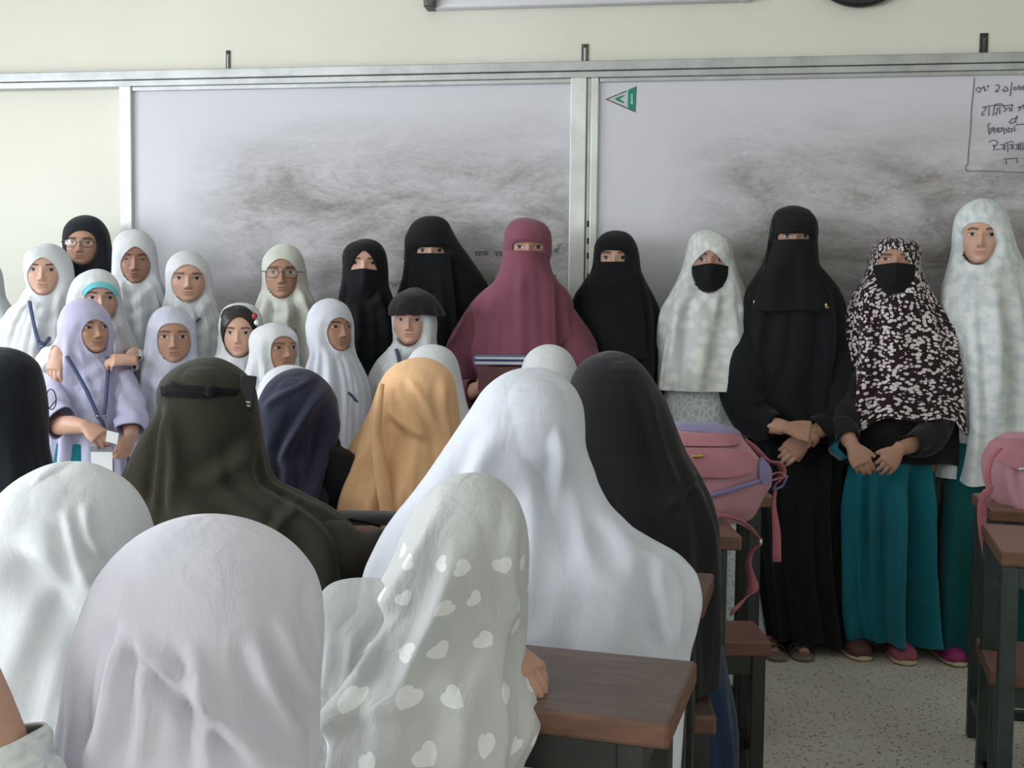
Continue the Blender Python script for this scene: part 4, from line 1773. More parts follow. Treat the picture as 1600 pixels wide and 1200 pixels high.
b_.add(*strip(lp(bag, [(1212, 762, .03), (1209, 790, .01), (1213, 830, .0), (1214, 878, .0)]), [.008, .012, .022, .024], .003, wdir=(1, .2, 0)))
b_.obj('hanging_strap', 'strap_pink', bag.root)
b_ = Buf()
b_.add(*strip(lp(bag, [(1118, 806, .15), (1140, 809, .17), (1165, 820, .15), (1180, 835, .12), (1188, 847, .10), (1175, 860, .09), (1169, 880, .09), (1174, 905, .09), (1176, 920, .10), (1163, 938, .14), (1142, 958, .19)]),
                [.022, .022, .02, .018, .016, .016, .02, .026, .03, .03, .02], .003, wdir=[(.1, -.8, .5), (.1, -.8, .5), (.2, -.8, .4), (.2, -.9, .2), (.3, -.9, 0), (.4, -.9, 0), (.5, -.85, 0), (.8, -.6, 0), (.9, -.4, .2), (.4, -.4, .8), (.2, -.3, .9)]))
b_.obj('hanging_strap', 'strap_pink', bag.root)
V, Fs = ball(bag.loc(1188, 846, .11), (.006, .006, .010), 10, 8)
Buf().add(V, Fs).obj('strap_ring', 'silver', bag.root)

bag2 = Thing('backpack', 'dusty pink bag with a dangling strap at the right edge', 'backpack', 3.05, 1590, 745, .731)
rows = [(682, 1592), (687, 1566, 1625), (693, 1553, 1640), (705, 1549, 1655), (725, 1546, 1665), (750, 1548, 1670), (775, 1556, 1672), (798, 1572, 1668), (808, 1580, 1660)]
prof = [(682, 0, 0, 0), (700, .09, .09, 0), (750, .14, .12, 0), (790, .15, .11, .02), (808, .12, .10, .03)]
bag2.drape('shell', 'bag_pink_light', rows, prof, nexp=2.6, fold=.006, nf=4, noise=.004, seat=False, fstart=0)
bag2.drape('flap', 'bag_pink', rows, prof, nexp=2.6, fold=.006, nf=4, noise=.003, seat=False, off=.010, keep=keep_box(1568, 1680, 686, 738, 2.2), register=False)
bag2.drape('top_trim', 'bag_pink_light', rows, prof, nexp=2.6, fold=0, noise=.003, seat=False, off=.012, keep=keep_box(1560, 1650, 678, 690, 2.5), register=False)
b_ = Buf()
b_.add(*strip(lp(bag2, [(1563, 700, .10), (1550, 715, .12), (1544, 735, .13), (1545, 755, .13), (1549, 764, .14)]), .014, .003, wdir=(.8, -.6, 0)))
b_.obj('piping', 'strap_pink', bag2.root)
b_ = Buf()
b_.add(*strip(lp(bag2, [(1549, 764, .15), (1538, 775, .16), (1534, 800, .16), (1536, 835, .16), (1540, 862, .16), (1543, 905, .16)]), [.016, .024, .026, .024, .020, .020], .003, wdir=(1, .2, 0)))
b_.obj('hanging_strap', 'strap_pink', bag2.root)
V, Fs = ball(on_bag(bag2, 1597, 733, .012), (.010, .006, .006), 10, 8)
Buf().add(V, Fs).obj('clasp', 'silver', bag2.root)

# dark cloth bag lying flat beside the olive sleeve
bb = Thing('handbag', 'flat black bag lying on the desk in front of the orange scarf', 'bag', 2.66, 575, 825, .731)
rows = [(800, 565), (803, 506, 628), (812, 498, 640), (830, 494, 645), (848, 494, 648)]
prof = [(800, 0, 0, 0), (806, .05, .06, 0), (830, .08, .08, 0), (848, .085, .085, 0)]
bb.drape('bag_body', 'cloth_black_soft', rows, prof, nexp=3, fold=.001, noise=.002, seat=False, nt=60, nz=40)
V, Fs = strip([bb.loc(515, 815, .09), bb.loc(540, 812, .10), bb.loc(570, 816, .095), bb.loc(595, 822, .09)], .010, .003, wdir=(0, -.7, .7))
Buf().add(V, Fs).obj('strap', 'cloth_black', bb.root)


# ------------------------------------------------------------------ people standing by the boards
def hood(p, mat, rows, box, eye, chin, seed=1, pt=2.0, pb=2.1, mid=.45, tilt=0, fold=.010, cowl=.004, prof=None, name='headscarf', lean=0.0, k=None, front=None, **kw):
    pr = prof or p.std_prof(rows[0][0], eye, chin, rows[-1][0], k=k, lean=lean, front=front)
    op = dict(box=box, pt=pt, pb=pb, mid=mid, tilt=tilt) if box else None
    return p.drape(name, mat, rows, pr, opening=op, fold=fold, cowl=cowl, seed=seed, **kw)


def simple_lanyard(p, pts, width=.012, off=.008, tag_=None, card=None):
    b_, L = p.lanyard([(x, y, off) for x, y in pts], width)
    o = b_.obj('lanyard', 'lanyard_blue', p.root)
    return o, L


# --- far left edge
p = Person('girl in pale scarf half out of frame at left edge by the wall', 4.3, -36, 436, 474, skin='mid', hi=False)
hood(p, 'cloth_grey_white', [(398, -36), (406, -56, -14), (420, -66, -4), (440, -70, 0), (462, -74, 4), (480, -80, 14), (505, -95, 22), (560, -102, 26), (640, -106, 28)], (-62, -12, 418, 474), 436, 474, 11)
p.auto_gown('gown', 'cloth_grey_white', 11, .85)
p.build_body()

# --- girl with lanyard, left
p = Person('girl in white scarf with blue lanyard standing leftmost by bare wall', 4.2, 67, 423, 462, yaw=-10, wide=1.14, skin='fair', brow=.9)
hood(p, 'cloth_white', [(380, 76), (384, 62, 90), (391, 52, 99), (405, 44, 107), (425, 41, 111), (450, 43, 113), (468, 36, 112), (486, 18, 112), (515, 2, 112), (550, -8, 113), (620, -14, 116)], (42, 92, 402, 462), 423, 462, 2, pt=1.55, fold=.008)
p.auto_gown('gown', 'cloth_grey_white', 2, .85)
b_ = Buf()
for pts in ([(46, 470), (50, 492), (56, 520), (61, 535)], [(92, 505), (82, 520), (72, 535), (68, 540)]):
    q, L = p.lanyard([(x, y, .022) for x, y in pts], .014)
    b_.add(q.V, q.F)
q, L = p.lanyard([(62, 534, .023), (66, 546, .023), (66, 560, .023)], .022)
b_.add(q.V, q.F)
ly = b_.obj('lanyard', 'lanyard_blue', p.root)
q, L = p.lanyard([(62, 541, .026), (75, 541, .026)], .012)
q.obj('clasp', 'silver', ly)
p.build_body()

# --- dark scarf and glasses
p = Person('young woman in black scarf and clear glasses standing behind the girls at left', 4.4, 126, 381, 415, yaw=-10, wide=1.2, skin='mid', smile=.5)
hood(p, 'cloth_navy_black', [(336, 134), (340, 118, 151), (348, 108, 160), (362, 101, 167), (385, 99, 171), (405, 101, 174), (425, 104, 182), (450, 96, 192), (480, 82, 200), (540, 70, 208), (620, 64, 212)], (102, 153, 360, 415), 381, 415, 3, fold=.008, pt=2.2)
p.auto_gown('gown', 'cloth_navy_black', 3, 1)
p.glasses()
p.build_body()

# --- tall girl with lowered eyes
p = Person('tall girl in white scarf with lowered eyes between the dark-scarfed and smaller girls', 4.2, 211, 405, 443, yaw=-2, wide=1.1, skin='dark', open=.35, nod=4)
hood(p, 'cloth_white', [(358, 209), (362, 193, 226), (369, 185, 234), (382, 179, 240), (405, 178, 243), (428, 177, 246), (450, 173, 254), (475, 170, 261), (505, 168, 265), (560, 164, 269), (650, 160, 272)], (188, 236, 385, 443), 405, 443, 4, pt=1.5, fold=.012)
p.auto_gown('gown', 'cloth_white', 4, .9)
p.build_body()

# --- teal banded scarf
p = Person('girl in white scarf with aqua forehead band holding the shoulders of the girl ahead', 3.95, 158, 466, 505, yaw=8, wide=1.14, skin='fair', gaze=.4)
rows = [(420, 152), (424, 136, 168), (431, 124, 176), (445, 114, 183), (470, 107, 187), (495, 104, 191), (525, 94, 200), (552, 76, 211), (585, 62, 215), (660, 56, 218)]
hood(p, 'cloth_white', rows, (130, 184, 449, 507), 466, 505, 5, pt=2.2, fold=.012)
op_in, op_out = dict(box=(130, 184, 449, 507), pt=2.2, pb=2.1), dict(box=(125.5, 188, 440, 511), pt=2.2, pb=2.1)
p.drape('forehead_band', 'cloth_aqua', rows, p.std_prof(420, 466, 505, 660), opening=op_in, off=.003, register=False, seed=5, fold=.012, cowl=.004,
        keep=lambda s, V: np.minimum(-s.open_g(V, op_out)[0], V[:, 2] - s.loc(157, 462, .08)[2]))
p.auto_gown('gown', 'cloth_white', 5, .85)
sh = p.loc(86, 540, .02)
p.arm([p.loc(82, 556, -.02), p.loc(76, 556, .12), p.loc(90, 553, .235)], [.036, .034, .024],
      dict(D=(-.10, -.35, -.95), N=(-.25, -.95, .25), T=(1, 0, .2), s=.80, curl=(14, 26, 18), thumb=(.25, .9, -.15), W=p.loc(91, 550, .30)))
p.arm([p.loc(206, 556, -.02), p.loc(212, 560, .12), p.loc(203, 562, .26)], [.036, .034, .024],
      dict(D=(-.85, -.4, .05), N=(.1, -.6, .8), T=(-.2, 0, 1), s=.74, curl=(30, 40, 25), thumb=(.6, .5, -.3), W=p.loc(206, 563, .29)))
p.sleeve([p.loc(86, 562, -.02), p.loc(72, 562, .12), p.loc(88, 556, .22)], [.05, .042, .032], 'cloth_white')
p.sleeve([p.loc(206, 560, -.02), p.loc(215, 565, .12), p.loc(209, 563, .23)], [.05, .040, .027], 'cloth_white')
p.build_body()

# --- girl in lavender, front
p = Person('smiling girl in lavender scarf and tunic with lanyard in front of two hands', 3.7, 151, 513, 552, yaw=26, roll=-4, wide=1.16, skin='mid', smile=1.0, gaze=.9, mouth=.026)
rows = [(466, 130), (470, 114, 147), (478, 104, 158), (492, 97, 167), (512, 93, 172), (535, 93, 172), (552, 93, 172), (566, 84, 186), (580, 78, 197), (605, 74, 203), (640, 73, 203), (664, 78, 200)]
hood(p, 'cloth_lavender', rows, (127, 173, 499, 553), 513, 552, 6, pt=1.7, pb=2.3, tilt=-10, fold=.006, cowl=.003, mid=.40)
p.gown('tunic', 'cloth_lavender', [(600, 80, 200), (650, 80, 200), (700, 78, 204), (760, 74, 210), (800, 70, 215)], seed=6, fold=.010)
p.gown('skirt', 'cloth_teal', [(690, 86, 196), (720, 80, 200), (800, 76, 206), (960, 66, 216), (1055, 62, 220)], seed=7)
p.arm([p.loc(84, 620, .03), p.loc(84, 660, .10), p.loc(112, 664, .19), p.loc(135, 667, .235)], [.034, .034, .030, .021],
      dict(D=(.80, -.35, -.45), N=(.25, -.75, .6), T=(.6, 0, .8), s=.80, curl=(30, 40, 28), thumb=(.9, .35, -.3)))
p.sleeve([p.loc(84, 585, .02), p.loc(82, 620, .06), p.loc(84, 648, .11), p.loc(96, 660, .15)], [.060, .060, .062, .058], 'cloth_lavender', seed=4)
p.arm([p.loc(196, 600, .0), p.loc(205, 650, .02), p.loc(204, 684, .10)], [.034, .032, .022],
      dict(D=(-.3, -.5, -.8), N=(.6, -.75, 0), T=(-.7, -.6, 0), s=.72, curl=(30, 45, 30)))
p.sleeve([p.loc(194, 580, .0), p.loc(204, 640, .02), p.loc(204, 672, .07)], [.055, .052, .05], 'cloth_lavender', seed=9)
b_ = Buf()
for pts, lf in (([(104, 556), (117, 578), (133, 606), (146, 634), (153, 650)], .026), ([(167, 556), (169, 575), (167, 600), (165, 628), (162, 648)], .040), ([(152, 650), (160, 660), (164, 676), (165, 686)], .030)):
    q, L = p.lanyard([(x, y, lf) for x, y in pts], .014)
    b_.add(q.V, q.F)
ly = b_.obj('lanyard', 'lanyard_blue', p.root)
q, L = p.lanyard([(150, 650, .028), (154, 652, .028)], .012)
q2, L = p.lanyard([(162, 650, .028), (167, 648, .028)], .012)
q.add(q2.V, q2.F).obj('clasp', 'silver', ly)
c0 = p.loc(159, 700, .245)
Buf().box(c0[0] - .034, c0[0] + .034, c0[1] - .002, c0[1] + .002, p.loc(160, 740, .24)[2], c0[2]).obj('id_card', 'paper', ly, False)
Buf().box(c0[0] - .036, c0[0] + .036, c0[1] - .003, c0[1] + .003, c0[2] - .012, c0[2] + .004).obj('card_holder', 'card_grey', ly, False)
p.build_body()
sp = p.loc(176, 682, .285)
wp = p.O + RH * sp[0] - FH * sp[1] * -1
o = Buf().box(-.020, .018, -.001, .001, -.022, .016).obj('paper_slip', 'paper', None, False)
o.location = (wp[0], wp[1], sp[2])
o.rotation_euler = (.25, .25, YAW)
tag(o, 'small white paper slip between the fingers of the lavender-scarved girl', 'paper')

# --- lavender-white girl
p = Person('girl in pale lilac scarf looking straight ahead beside the lavender tunic', 3.8, 271, 526, 567, yaw=2, wide=1.14, skin='tan', brow=.7)
hood(p, 'cloth_lavender_pale', [(478, 265), (482, 250, 281), (490, 241, 291), (505, 234, 298), (528, 230, 303), (552, 226, 306), (572, 216, 312), (600, 205, 318), (650, 197, 324), (730, 194, 328)], (245, 299, 505, 567), 526, 567, 8, pt=2.6, fold=.012)
p.auto_gown('gown', 'cloth_lavender_pale', 8, .85)
p.build_body()

# --- white girl against board edge
p = Person('round-faced girl in white scarf standing before the left end of the board', 4.15, 294, 436, 473, yaw=0, wide=1.22, skin='fair', brow=.7)
hood(p, 'cloth_white', [(392, 292), (396, 276, 309), (403, 268, 318), (415, 262, 325), (433, 260, 329), (455, 260, 331), (478, 258, 336), (508, 254, 345), (555, 250, 352), (640, 248, 356)], (267, 322, 413, 473), 436, 473, 9, pt=1.8, fold=.012)
p.auto_gown('gown', 'cloth_grey_white', 9, .85)
q, L = p.lanyard([(303, 506, .010), (308, 501, .010), (313, 497, .010)], .008)
q.obj('lanyard', 'lanyard_blue', p.root)
p.build_body()

# --- girl with visible hair
p = Person('girl with dark hair showing under a scarf pushed back and red hair clip', 3.85, 371, 520, 558, yaw=-8, wide=1.08, skin='fair', brow=.9)
rows = [(473, 377), (477, 357, 396), (484, 349, 403), (498, 344, 408), (522, 342, 411), (548, 340, 411), (566, 334, 413), (590, 326, 416), (640, 318, 422), (720, 312, 430)]
hood(p, 'cloth_white', rows, (343, 404, 476, 560), 520, 558, 10, pt=2.2, fold=.010, lean=0, gap=.012)
p.drape('hair', 'hair', [(475, 372), (478, 358, 388), (485, 350, 397), (500, 345, 402), (520, 343, 404), (545, 345, 402), (556, 348, 400)],
        [(475, 0, 0, 0), (500, .078, .09, 0), (520, .082, .095, 0), (556, .08, .09, 0)], opening=dict(box=(348, 399, 495, 566), pt=1.9, pb=2.4, mid=.5), fold=.001, nf=6, noise=.001, register=False, seat=True, nt=120, nz=80, gap=.006)
cl = p.loc(398, 494, .075)
V, Fs = ball(cl, (.010, .008, .012), 12, 8)
V2, F2 = ball(cl + np.array([.006, 0, -.022]), (.009, .007, .009), 12, 8)
Buf().add(V, Fs, 0).add(V2, F2, 1).obj('hair_clip', None, p.root, mats=['clip_red', 'clip_white'])
p.auto_gown('gown', 'cloth_white', 10, .85)
p.build_body()

# --- tall girl with glasses in cream
p = Person('girl in cream scarf and thin glasses standing before the middle of the left board', 4.2, 440, 427, 467, yaw=-3, wide=1.12, skin='tan', brow=.6)
hood(p, 'cloth_cream', [(381, 444), (385, 429, 460), (393, 420, 468), (406, 413, 474), (428, 411, 478), (450, 410, 481), (470, 406, 489), (500, 399, 497), (545, 393, 503), (620, 388, 510)], (414, 466, 404, 467), 427, 467, 12, pt=1.8, fold=.016, nf=4)
p.auto_gown('gown', 'cloth_cream', 12, .9)
p.glasses()
p.build_body()

# --- girl turned to the right, low
p = Person('girl in white scarf turned sideways with mouth hidden behind the seated row', 3.75, 447, 543, 584, yaw=34, wide=1.16, skin='tan', brow=.6, gaze=.6)
hood(p, 'cloth_white', [(504, 428), (508, 412, 445), (515, 402, 455), (528, 395, 463), (548, 391, 467), (568, 389, 468), (590, 384, 474), (620, 374, 482), (690, 368, 492)], (423, 467, 525, 586), 543, 584, 13, pt=2.2, fold=.012, tilt=-4)
p.auto_gown('gown', 'cloth_white', 13, .8)
p.build_body()

# --- girl turned right with draped scarf
p = Person('girl in draped white scarf looking aside to the right in three-quarter view', 3.75, 534, 511, 549, yaw=36, wide=1.16, skin='tan', gaze=.8)
rows = [(466, 515), (470, 500, 531), (477, 490, 541), (492, 482, 549), (512, 478, 553), (535, 480, 553), (552, 484, 555), (570, 479, 562), (590, 473, 570), (620, 470, 576), (660, 470, 577), (720, 472, 577)]
hood(p, 'cloth_white_cool', rows, (511, 553, 496, 549), 511, 549, 14, pt=1.9, fold=.009, cowl=0, drift=.8, noise=.0006, tilt=-8)
p.auto_gown('gown', 'cloth_grey_white', 14, .8)
b_ = Buf()
for pts in ([(544, 613), (553, 622), (560, 634), (562, 648)], [(570, 624), (566, 640), (562, 655)]):
    q, L = p.lanyard([(x, y, .012) for x, y in pts], .010)
    b_.add(q.V, q.F)
b_.obj('lanyard', 'lanyard_blue', p.root)
p.build_body()

# --- black scarf with mask
p = Person('woman in black scarf and black face mask standing left of the taller veiled figure', 4.1, 568, 413, 460, yaw=0, wide=1.0, skin='fair', brow=.8)
hood(p, 'cloth_black', [(373, 572), (377, 556, 589), (384, 546, 597), (397, 539, 603), (418, 536, 606), (442, 534, 607), (463, 530, 613), (490, 527, 623), (530, 524, 634), (620, 520, 642)], (547, 590, 391, 465), 413, 460, 15, pt=1.5, fold=.010)
p.mask(420, 463)
p.auto_gown('gown', 'cloth_black', 15, 1)
p.build_body()


def niqab(label, d, cx, eye, chin, rows, slit, seed, mat='cloth_black', skin='fair', veil_rows=None, k=1.0, gown=True, fold=.010, vmat=None, band=None, **kw):
    p = Person(label, d, cx, eye + 3, chin + 3, skin=skin, hi=True, brow=.9, **kw)
    xl, xr, yt, yb = slit
    hood(p, mat, rows, (xl, xr, yt, yb + 4), eye, chin, seed, pt=3.5, pb=3.5, mid=.5, fold=fold, cowl=0, front=.094 * p.sy + .012, pull=.012)
    p.veil('veil', vmat or mat, veil_rows or [(yb, xl - 7, xr + 7), (yb + 25, xl - 9, xr + 9), (yb + 60, xl - 12, xr + 12), (yb + 130, xl - 18, xr + 18)], seed=seed)
    if band:
        p.veil('forehead_band', mat, band, off=.010, nv=16, fold=0, seed=seed, hang=False)
    if gown:
        p.auto_gown('gown', mat, seed, k)
    return p


p = niqab('tall figure in black niqab with broad sloping shawl left of the maroon veil', 4.2, 672, 391, 436,
          [(337, 674), (341, 656, 693), (347, 647, 700), (360, 638, 707), (378, 632, 717), (400, 632, 733), (430, 629, 753), (460, 621, 768), (500, 612, 776), (560, 606, 780), (660, 600, 784)],
          (650, 696, 386, 397), 16, veil_rows=[(396, 642, 704), (420, 640, 706), (470, 636, 712), (560, 632, 718)])
p.build_body()

# --- girl with black bandana over white scarf
p = Person('girl with black cloth over her forehead and white scarf below, wearing a lanyard', 3.85, 638, 500, 541, yaw=-8, wide=1.05, skin='fair', brow=.8)
rows = [(460, 648), (464, 632, 665), (472, 622, 674), (488, 614, 681), (510, 613, 683), (532, 615, 682), (546, 608, 683), (560, 596, 686), (585, 583, 692), (620, 575, 698), (700, 570, 704)]
hood(p, 'cloth_white', rows, (614, 661, 484, 542), 500, 541, 17, pt=2.5, fold=.010)
p.drape('head_wrap', 'cloth_black_soft', [(452, 648), (456, 630, 666), (463, 621, 676), (475, 614, 684), (486, 611, 689), (493, 611, 691)],
        [(452, 0, 0, 0), (475, .095, .105, 0), (493, .108, .115, 0)], fold=.002, register=False, seed=3, nt=90, nz=40, off=.006, hemw=.002)
p.auto_gown('gown', 'cloth_white', 17, .85)
q, L = p.lanyard([(619, 545, .010), (622, 555, .012), (624, 565, .012), (626, 580, .012)], .014)
q.obj('lanyard', 'lanyard_blue', p.root)
p.build_body()

# --- maroon niqab with books
p = niqab('woman in maroon niqab and cape holding a stack of books', 4.0, 824, 386, 436,
          [(340, 820), (344, 803, 838), (350, 795, 847), (362, 789, 854), (380, 787, 855), (400, 786, 855), (420, 781, 861), (440, 772, 873), (455, 755, 888), (470, 741, 895), (500, 725, 899), (540, 708, 910), (580, 699, 920), (640, 694, 926), (740, 690, 934)],
          (800, 850, 378, 393), 18, mat='cloth_maroon', skin='tan', fold=.013, veil_rows=[(392, 789, 855), (415, 784, 861), (440, 779, 866), (500, 776, 868), (556, 774, 870)])
p.arm([p.loc(720, 560, .02), p.loc(722, 612, .10), p.loc(750, 606, .20)], [.04, .038, .026],
      dict(D=(.62, -.55, .45), N=(-.65, -.7, -.2), T=(.1, -.4, .9), s=.95, curl=(30, 45, 30), thumb=(.8, .45, -.3)))
p.arm([p.loc(915, 560, .02), p.loc(905, 612, .10), p.loc(870, 606, .22)], [.04, .038, .026],
      dict(D=(-.62, -.55, .25), N=(.65, -.7, -.2), T=(-.1, -.4, .9), s=.95, curl=(30, 45, 30), thumb=(.8, .45, -.3)))
p.sleeve([p.loc(752, 490, .0), p.loc(722, 565, .05), p.loc(722, 610, .10), p.loc(744, 612, .15)], [.075, .08, .075, .055], 'cloth_maroon_dark', seed=3)
p.sleeve([p.loc(880, 490, .0), p.loc(906, 565, .05), p.loc(905, 612, .10), p.loc(880, 614, .15)], [.075, .08, .075, .055], 'cloth_maroon_dark', seed=5)
p.build_body()
pm = p


def held_box(name, mats, label, cat, group, px0, px1, py0, py1, v, depth, fr, tilt=0.0):
    a, c = pm.loc(px0, py0, v), pm.loc(px1, py1, v)
    w_, h_ = c[0] - a[0], a[2] - c[2]
    cen = pm.O + RH * (a[0] + w_ / 2) + FH * (-v)
    r = empty(name, (cen[0], cen[1], c[2]), YAW + .05)
    tag(r, label, cat, group)
    Buf().box(-w_ / 2 + .003, w_ / 2 - .003, .002, depth - .003, .003, h_ - .003).obj('pages', mats[0], r, False)
    b_ = Buf().box(-w_ / 2, w_ / 2, 0, depth, 0, .003).box(-w_ / 2, w_ / 2, 0, depth, h_ - .003, h_).box(-w_ / 2, -w_ / 2 + .003, 0, depth, 0, h_)
    b_.obj('cover', mats[1], r, False)


held_box('book', ('paper', 'paper_blue'), 'thin book on top of the stack held by the maroon-veiled woman', 'book', 'books held in a stack', 741, 850, 556, 563, .30, .17, 0)
held_box('book', ('paper', 'paper_blue'), 'second book from the top in the stack held by the maroon-veiled woman', 'book', 'books held in a stack', 741, 850, 563.4, 571, .30, .17, 0)
fo = pm.loc(747, 573, .305)
fe = pm.loc(850, 612, .30)
r = empty('folder', tuple(pm.O + RH * (fo[0] + fe[0]) / 2 + FH * -.30 + np.array([0, 0, fe[2]])), YAW + .05)
tag(r, 'dull maroon folder held upright below the stacked books', 'folder')
w_, h_ = fe[0] - fo[0], fo[2] - fe[2]
Buf().box(-w_ / 2, w_ / 2, 0, .003, 0, h_, .001).obj('front_cover', 'cover_maroon', r, False)
Buf().box(-w_ / 2, w_ / 2, .014, .017, 0, h_, .001).obj('back_cover', 'cover_maroon', r, False)
Buf().box(-w_ / 2 + .004, w_ / 2, .003, .014, .003, h_ - .003).obj('pages', 'paper', r, False)

# --- black niqab right of the post
p = niqab('shorter figure in black niqab just right of the board joint', 4.1, 957, 402, 446,
          [(360, 962), (364, 945, 980), (371, 936, 988), (384, 929, 995), (402, 927, 999), (420, 925, 1001), (440, 912, 1009), (465, 897, 1021), (495, 892, 1029), (560, 891, 1033), (680, 888, 1038)],
          (937, 977, 391, 410), 19, skin='fair', veil_rows=[(409, 929, 990), (435, 922, 995), (480, 915, 1005), (560, 908, 1012)], smile=.3)
p.build_body()

# --- white scarf, black mask
p = Person('woman in white embroidered scarf with black face mask and pointed scarf edge', 4.07, 1107, 408, 455, wide=1.03, skin='tan')
rows = [(359, 1104), (363, 1088, 1122), (370, 1080, 1131), (384, 1075, 1139), (402, 1071, 1145), (430, 1062, 1154), (460, 1047, 1166), (490, 1033, 1174), (530, 1027, 1178), (575, 1022, 1180), (608, 1019, 1182)]
hood(p, 'cloth_embroidered', rows, (1080, 1135, 391, 458), 408, 455, 20, pt=1.35, fold=.013, cowl=.002, mid=.42, uvk=.14, noise=.001)
p.mask(412, 455)
p.gown('dress', 'cloth_pebble', [(560, 1032, 1172), (610, 1034, 1168), (670, 1034, 1166), (800, 1030, 1172), (940, 1024, 1186), (1012, 1018, 1196)], seed=20, fold=.016)
p.build_body()


# --- shoes
def shoe(p, x, y, kind, ang=0.0, mat='slipper_pink', s=1.0, z=0.0):
    """x, y: heel-ball centre in the person's frame; toes towards the camera"""
    c, n = math.cos(ang), math.sin(ang)
    tr = lambda V: [(x + a * c - b2 * n, y + a * n + b2 * c, z + h_) for a, b2, h_ in V]
    if kind == 'slipper':
        V, Fs = tube([(0, .085, .030), (0, .04, .034), (0, -.04, .034), (0, -.10, .032), (0, -.135, .026)], np.array([[.030, .024], [.036, .030], [.045, .034], [.046, .034], [.030, .022]]) * s, 18, side=(1, 0, 0), sub=5)
        V = [(a, b2, max(h_, .012)) for a, b2, h_ in V]
        o = mesh_obj('slipper', tr(V), Fs, mat, p.root)
        V, Fs = tube([(0, .10, .010), (0, .04, .010), (0, -.05, .010), (0, -.11, .010), (0, -.145, .011)], np.array([[.028, .009], [.036, .010], [.046, .010], [.046, .010], [.026, .008]]) * s, 18, side=(1, 0, 0), sub=5)
        mesh_obj('sole', tr(V), Fs, 'slipper_sole', o)
    else:
        V, Fs = tube([(0, .10, .010), (0, .04, .010), (0, -.05, .010), (0, -.11, .010), (0, -.145, .011)], np.array([[.030, .010], [.037, .010], [.044, .010], [.043, .010], [.026, .009]]) * s, 18, side=(1, 0, 0), sub=5)
        o = mesh_obj('sandal', tr(V), Fs, 'sandal_tan', p.root)
        b_ = Buf()
        for y_, zz in ((-.045, .052), (-.085, .046)):
            P = [(math.cos(q) * .046 * s, y_ + .015 * math.cos(q), .012 + math.sin(q) * (zz - .012)) for q in np.linspace(0, math.pi, 12)]
            V, Fs = strip(P, .020 if y_ > -.06 else .014, .003, wdir=(0, 1, 0), sub=2)
            b_.add(tr(V), Fs)
        b_.obj('strap', 'sandal_strap', o)


# --- tall black niqab with clasped hands
feet19 = ((-.062, .015), (.045, .015))
p = niqab('tall figure in black niqab with clasped bare hands and sandals', 4.02, 1239, 369, 415,
          [(321, 1239), (324, 1224, 1254), (329, 1214, 1264), (340, 1208, 1271), (358, 1205, 1274), (385, 1201, 1276), (410, 1193, 1278), (430, 1181, 1293), (450, 1168, 1309), (475, 1157, 1319), (510, 1152, 1323), (550, 1146, 1323), (585, 1134, 1322), (606, 1120, 1322), (622, 1114, 1320), (650, 1146, 1318), (668, 1168, 1316)],
          (1213, 1265, 364, 375), 21, skin='tan', gown=False, fold=.007, veil_rows=[(374, 1206, 1273), (400, 1203, 1276), (430, 1196, 1281), (470, 1184, 1292), (486, 1180, 1296)],
          band=[(340, 1215, 1264), (350, 1214, 1265), (364, 1214, 1265)], feet=feet19)
p.gown('gown', 'cloth_black', [(540, 1170, 1314), (620, 1172, 1314), (700, 1176, 1312), (800, 1182, 1310), (900, 1192, 1316), (965, 1200, 1326), (996, 1203, 1330)], seed=21, fold=.014, maxd=.17, nf=6)
for px, py in ((1179, 472), (1291, 477)):
    q = p.loc(px, py, .13)
    v = float(p.surf_v(q[0], q[2])) + .014
    q = p.loc(px, py, v)
    V, Fs = ball(q, (.005, .003, .008), 10, 8)
    V2, F2 = ball(q + np.array([.003, 0, -.008]), (.008, .003, .004), 10, 8)
    Buf().add(V, Fs).add(V2, F2).obj('veil_pin', 'gold', p.root)
p.arm([p.loc(1170, 560, .02), p.loc(1172, 650, .10), p.loc(1225, 668, .215)], [.042, .040, .028],
      dict(D=(.93, -.15, -.25), N=(.1, -.75, .65), T=(.3, -.3, .9), s=.98, curl=(22, 36, 24), thumb=(.95, .40, .12), W=p.loc(1230, 668, .225)))
p.arm([p.loc(1308, 560, .02), p.loc(1308, 650, .10), p.loc(1262, 680, .165)], [.042, .040, .028],
      dict(D=(-.72, -.2, -.62), N=(-.15, -.97, .1), T=(.5, -.1, -.8), s=.98, curl=(22, 38, 26), thumb=(.7, .3, -.3), W=p.loc(1258, 684, .17)))
p.sleeve([p.loc(1180, 500, .0), p.loc(1160, 590, .05), p.loc(1172, 648, .10), p.loc(1212, 666, .17)], [.075, .085, .075, .05], 'cloth_black', seed=3)
p.sleeve([p.loc(1300, 500, .0), p.loc(1310, 590, .05), p.loc(1308, 650, .10), p.loc(1278, 676, .15)], [.07, .075, .07, .05], 'cloth_black', seed=5)
for (x, y), a in zip(feet19, (.05, -.05)):
    shoe(p, x, y, 'sandal', a)
p.build_body()

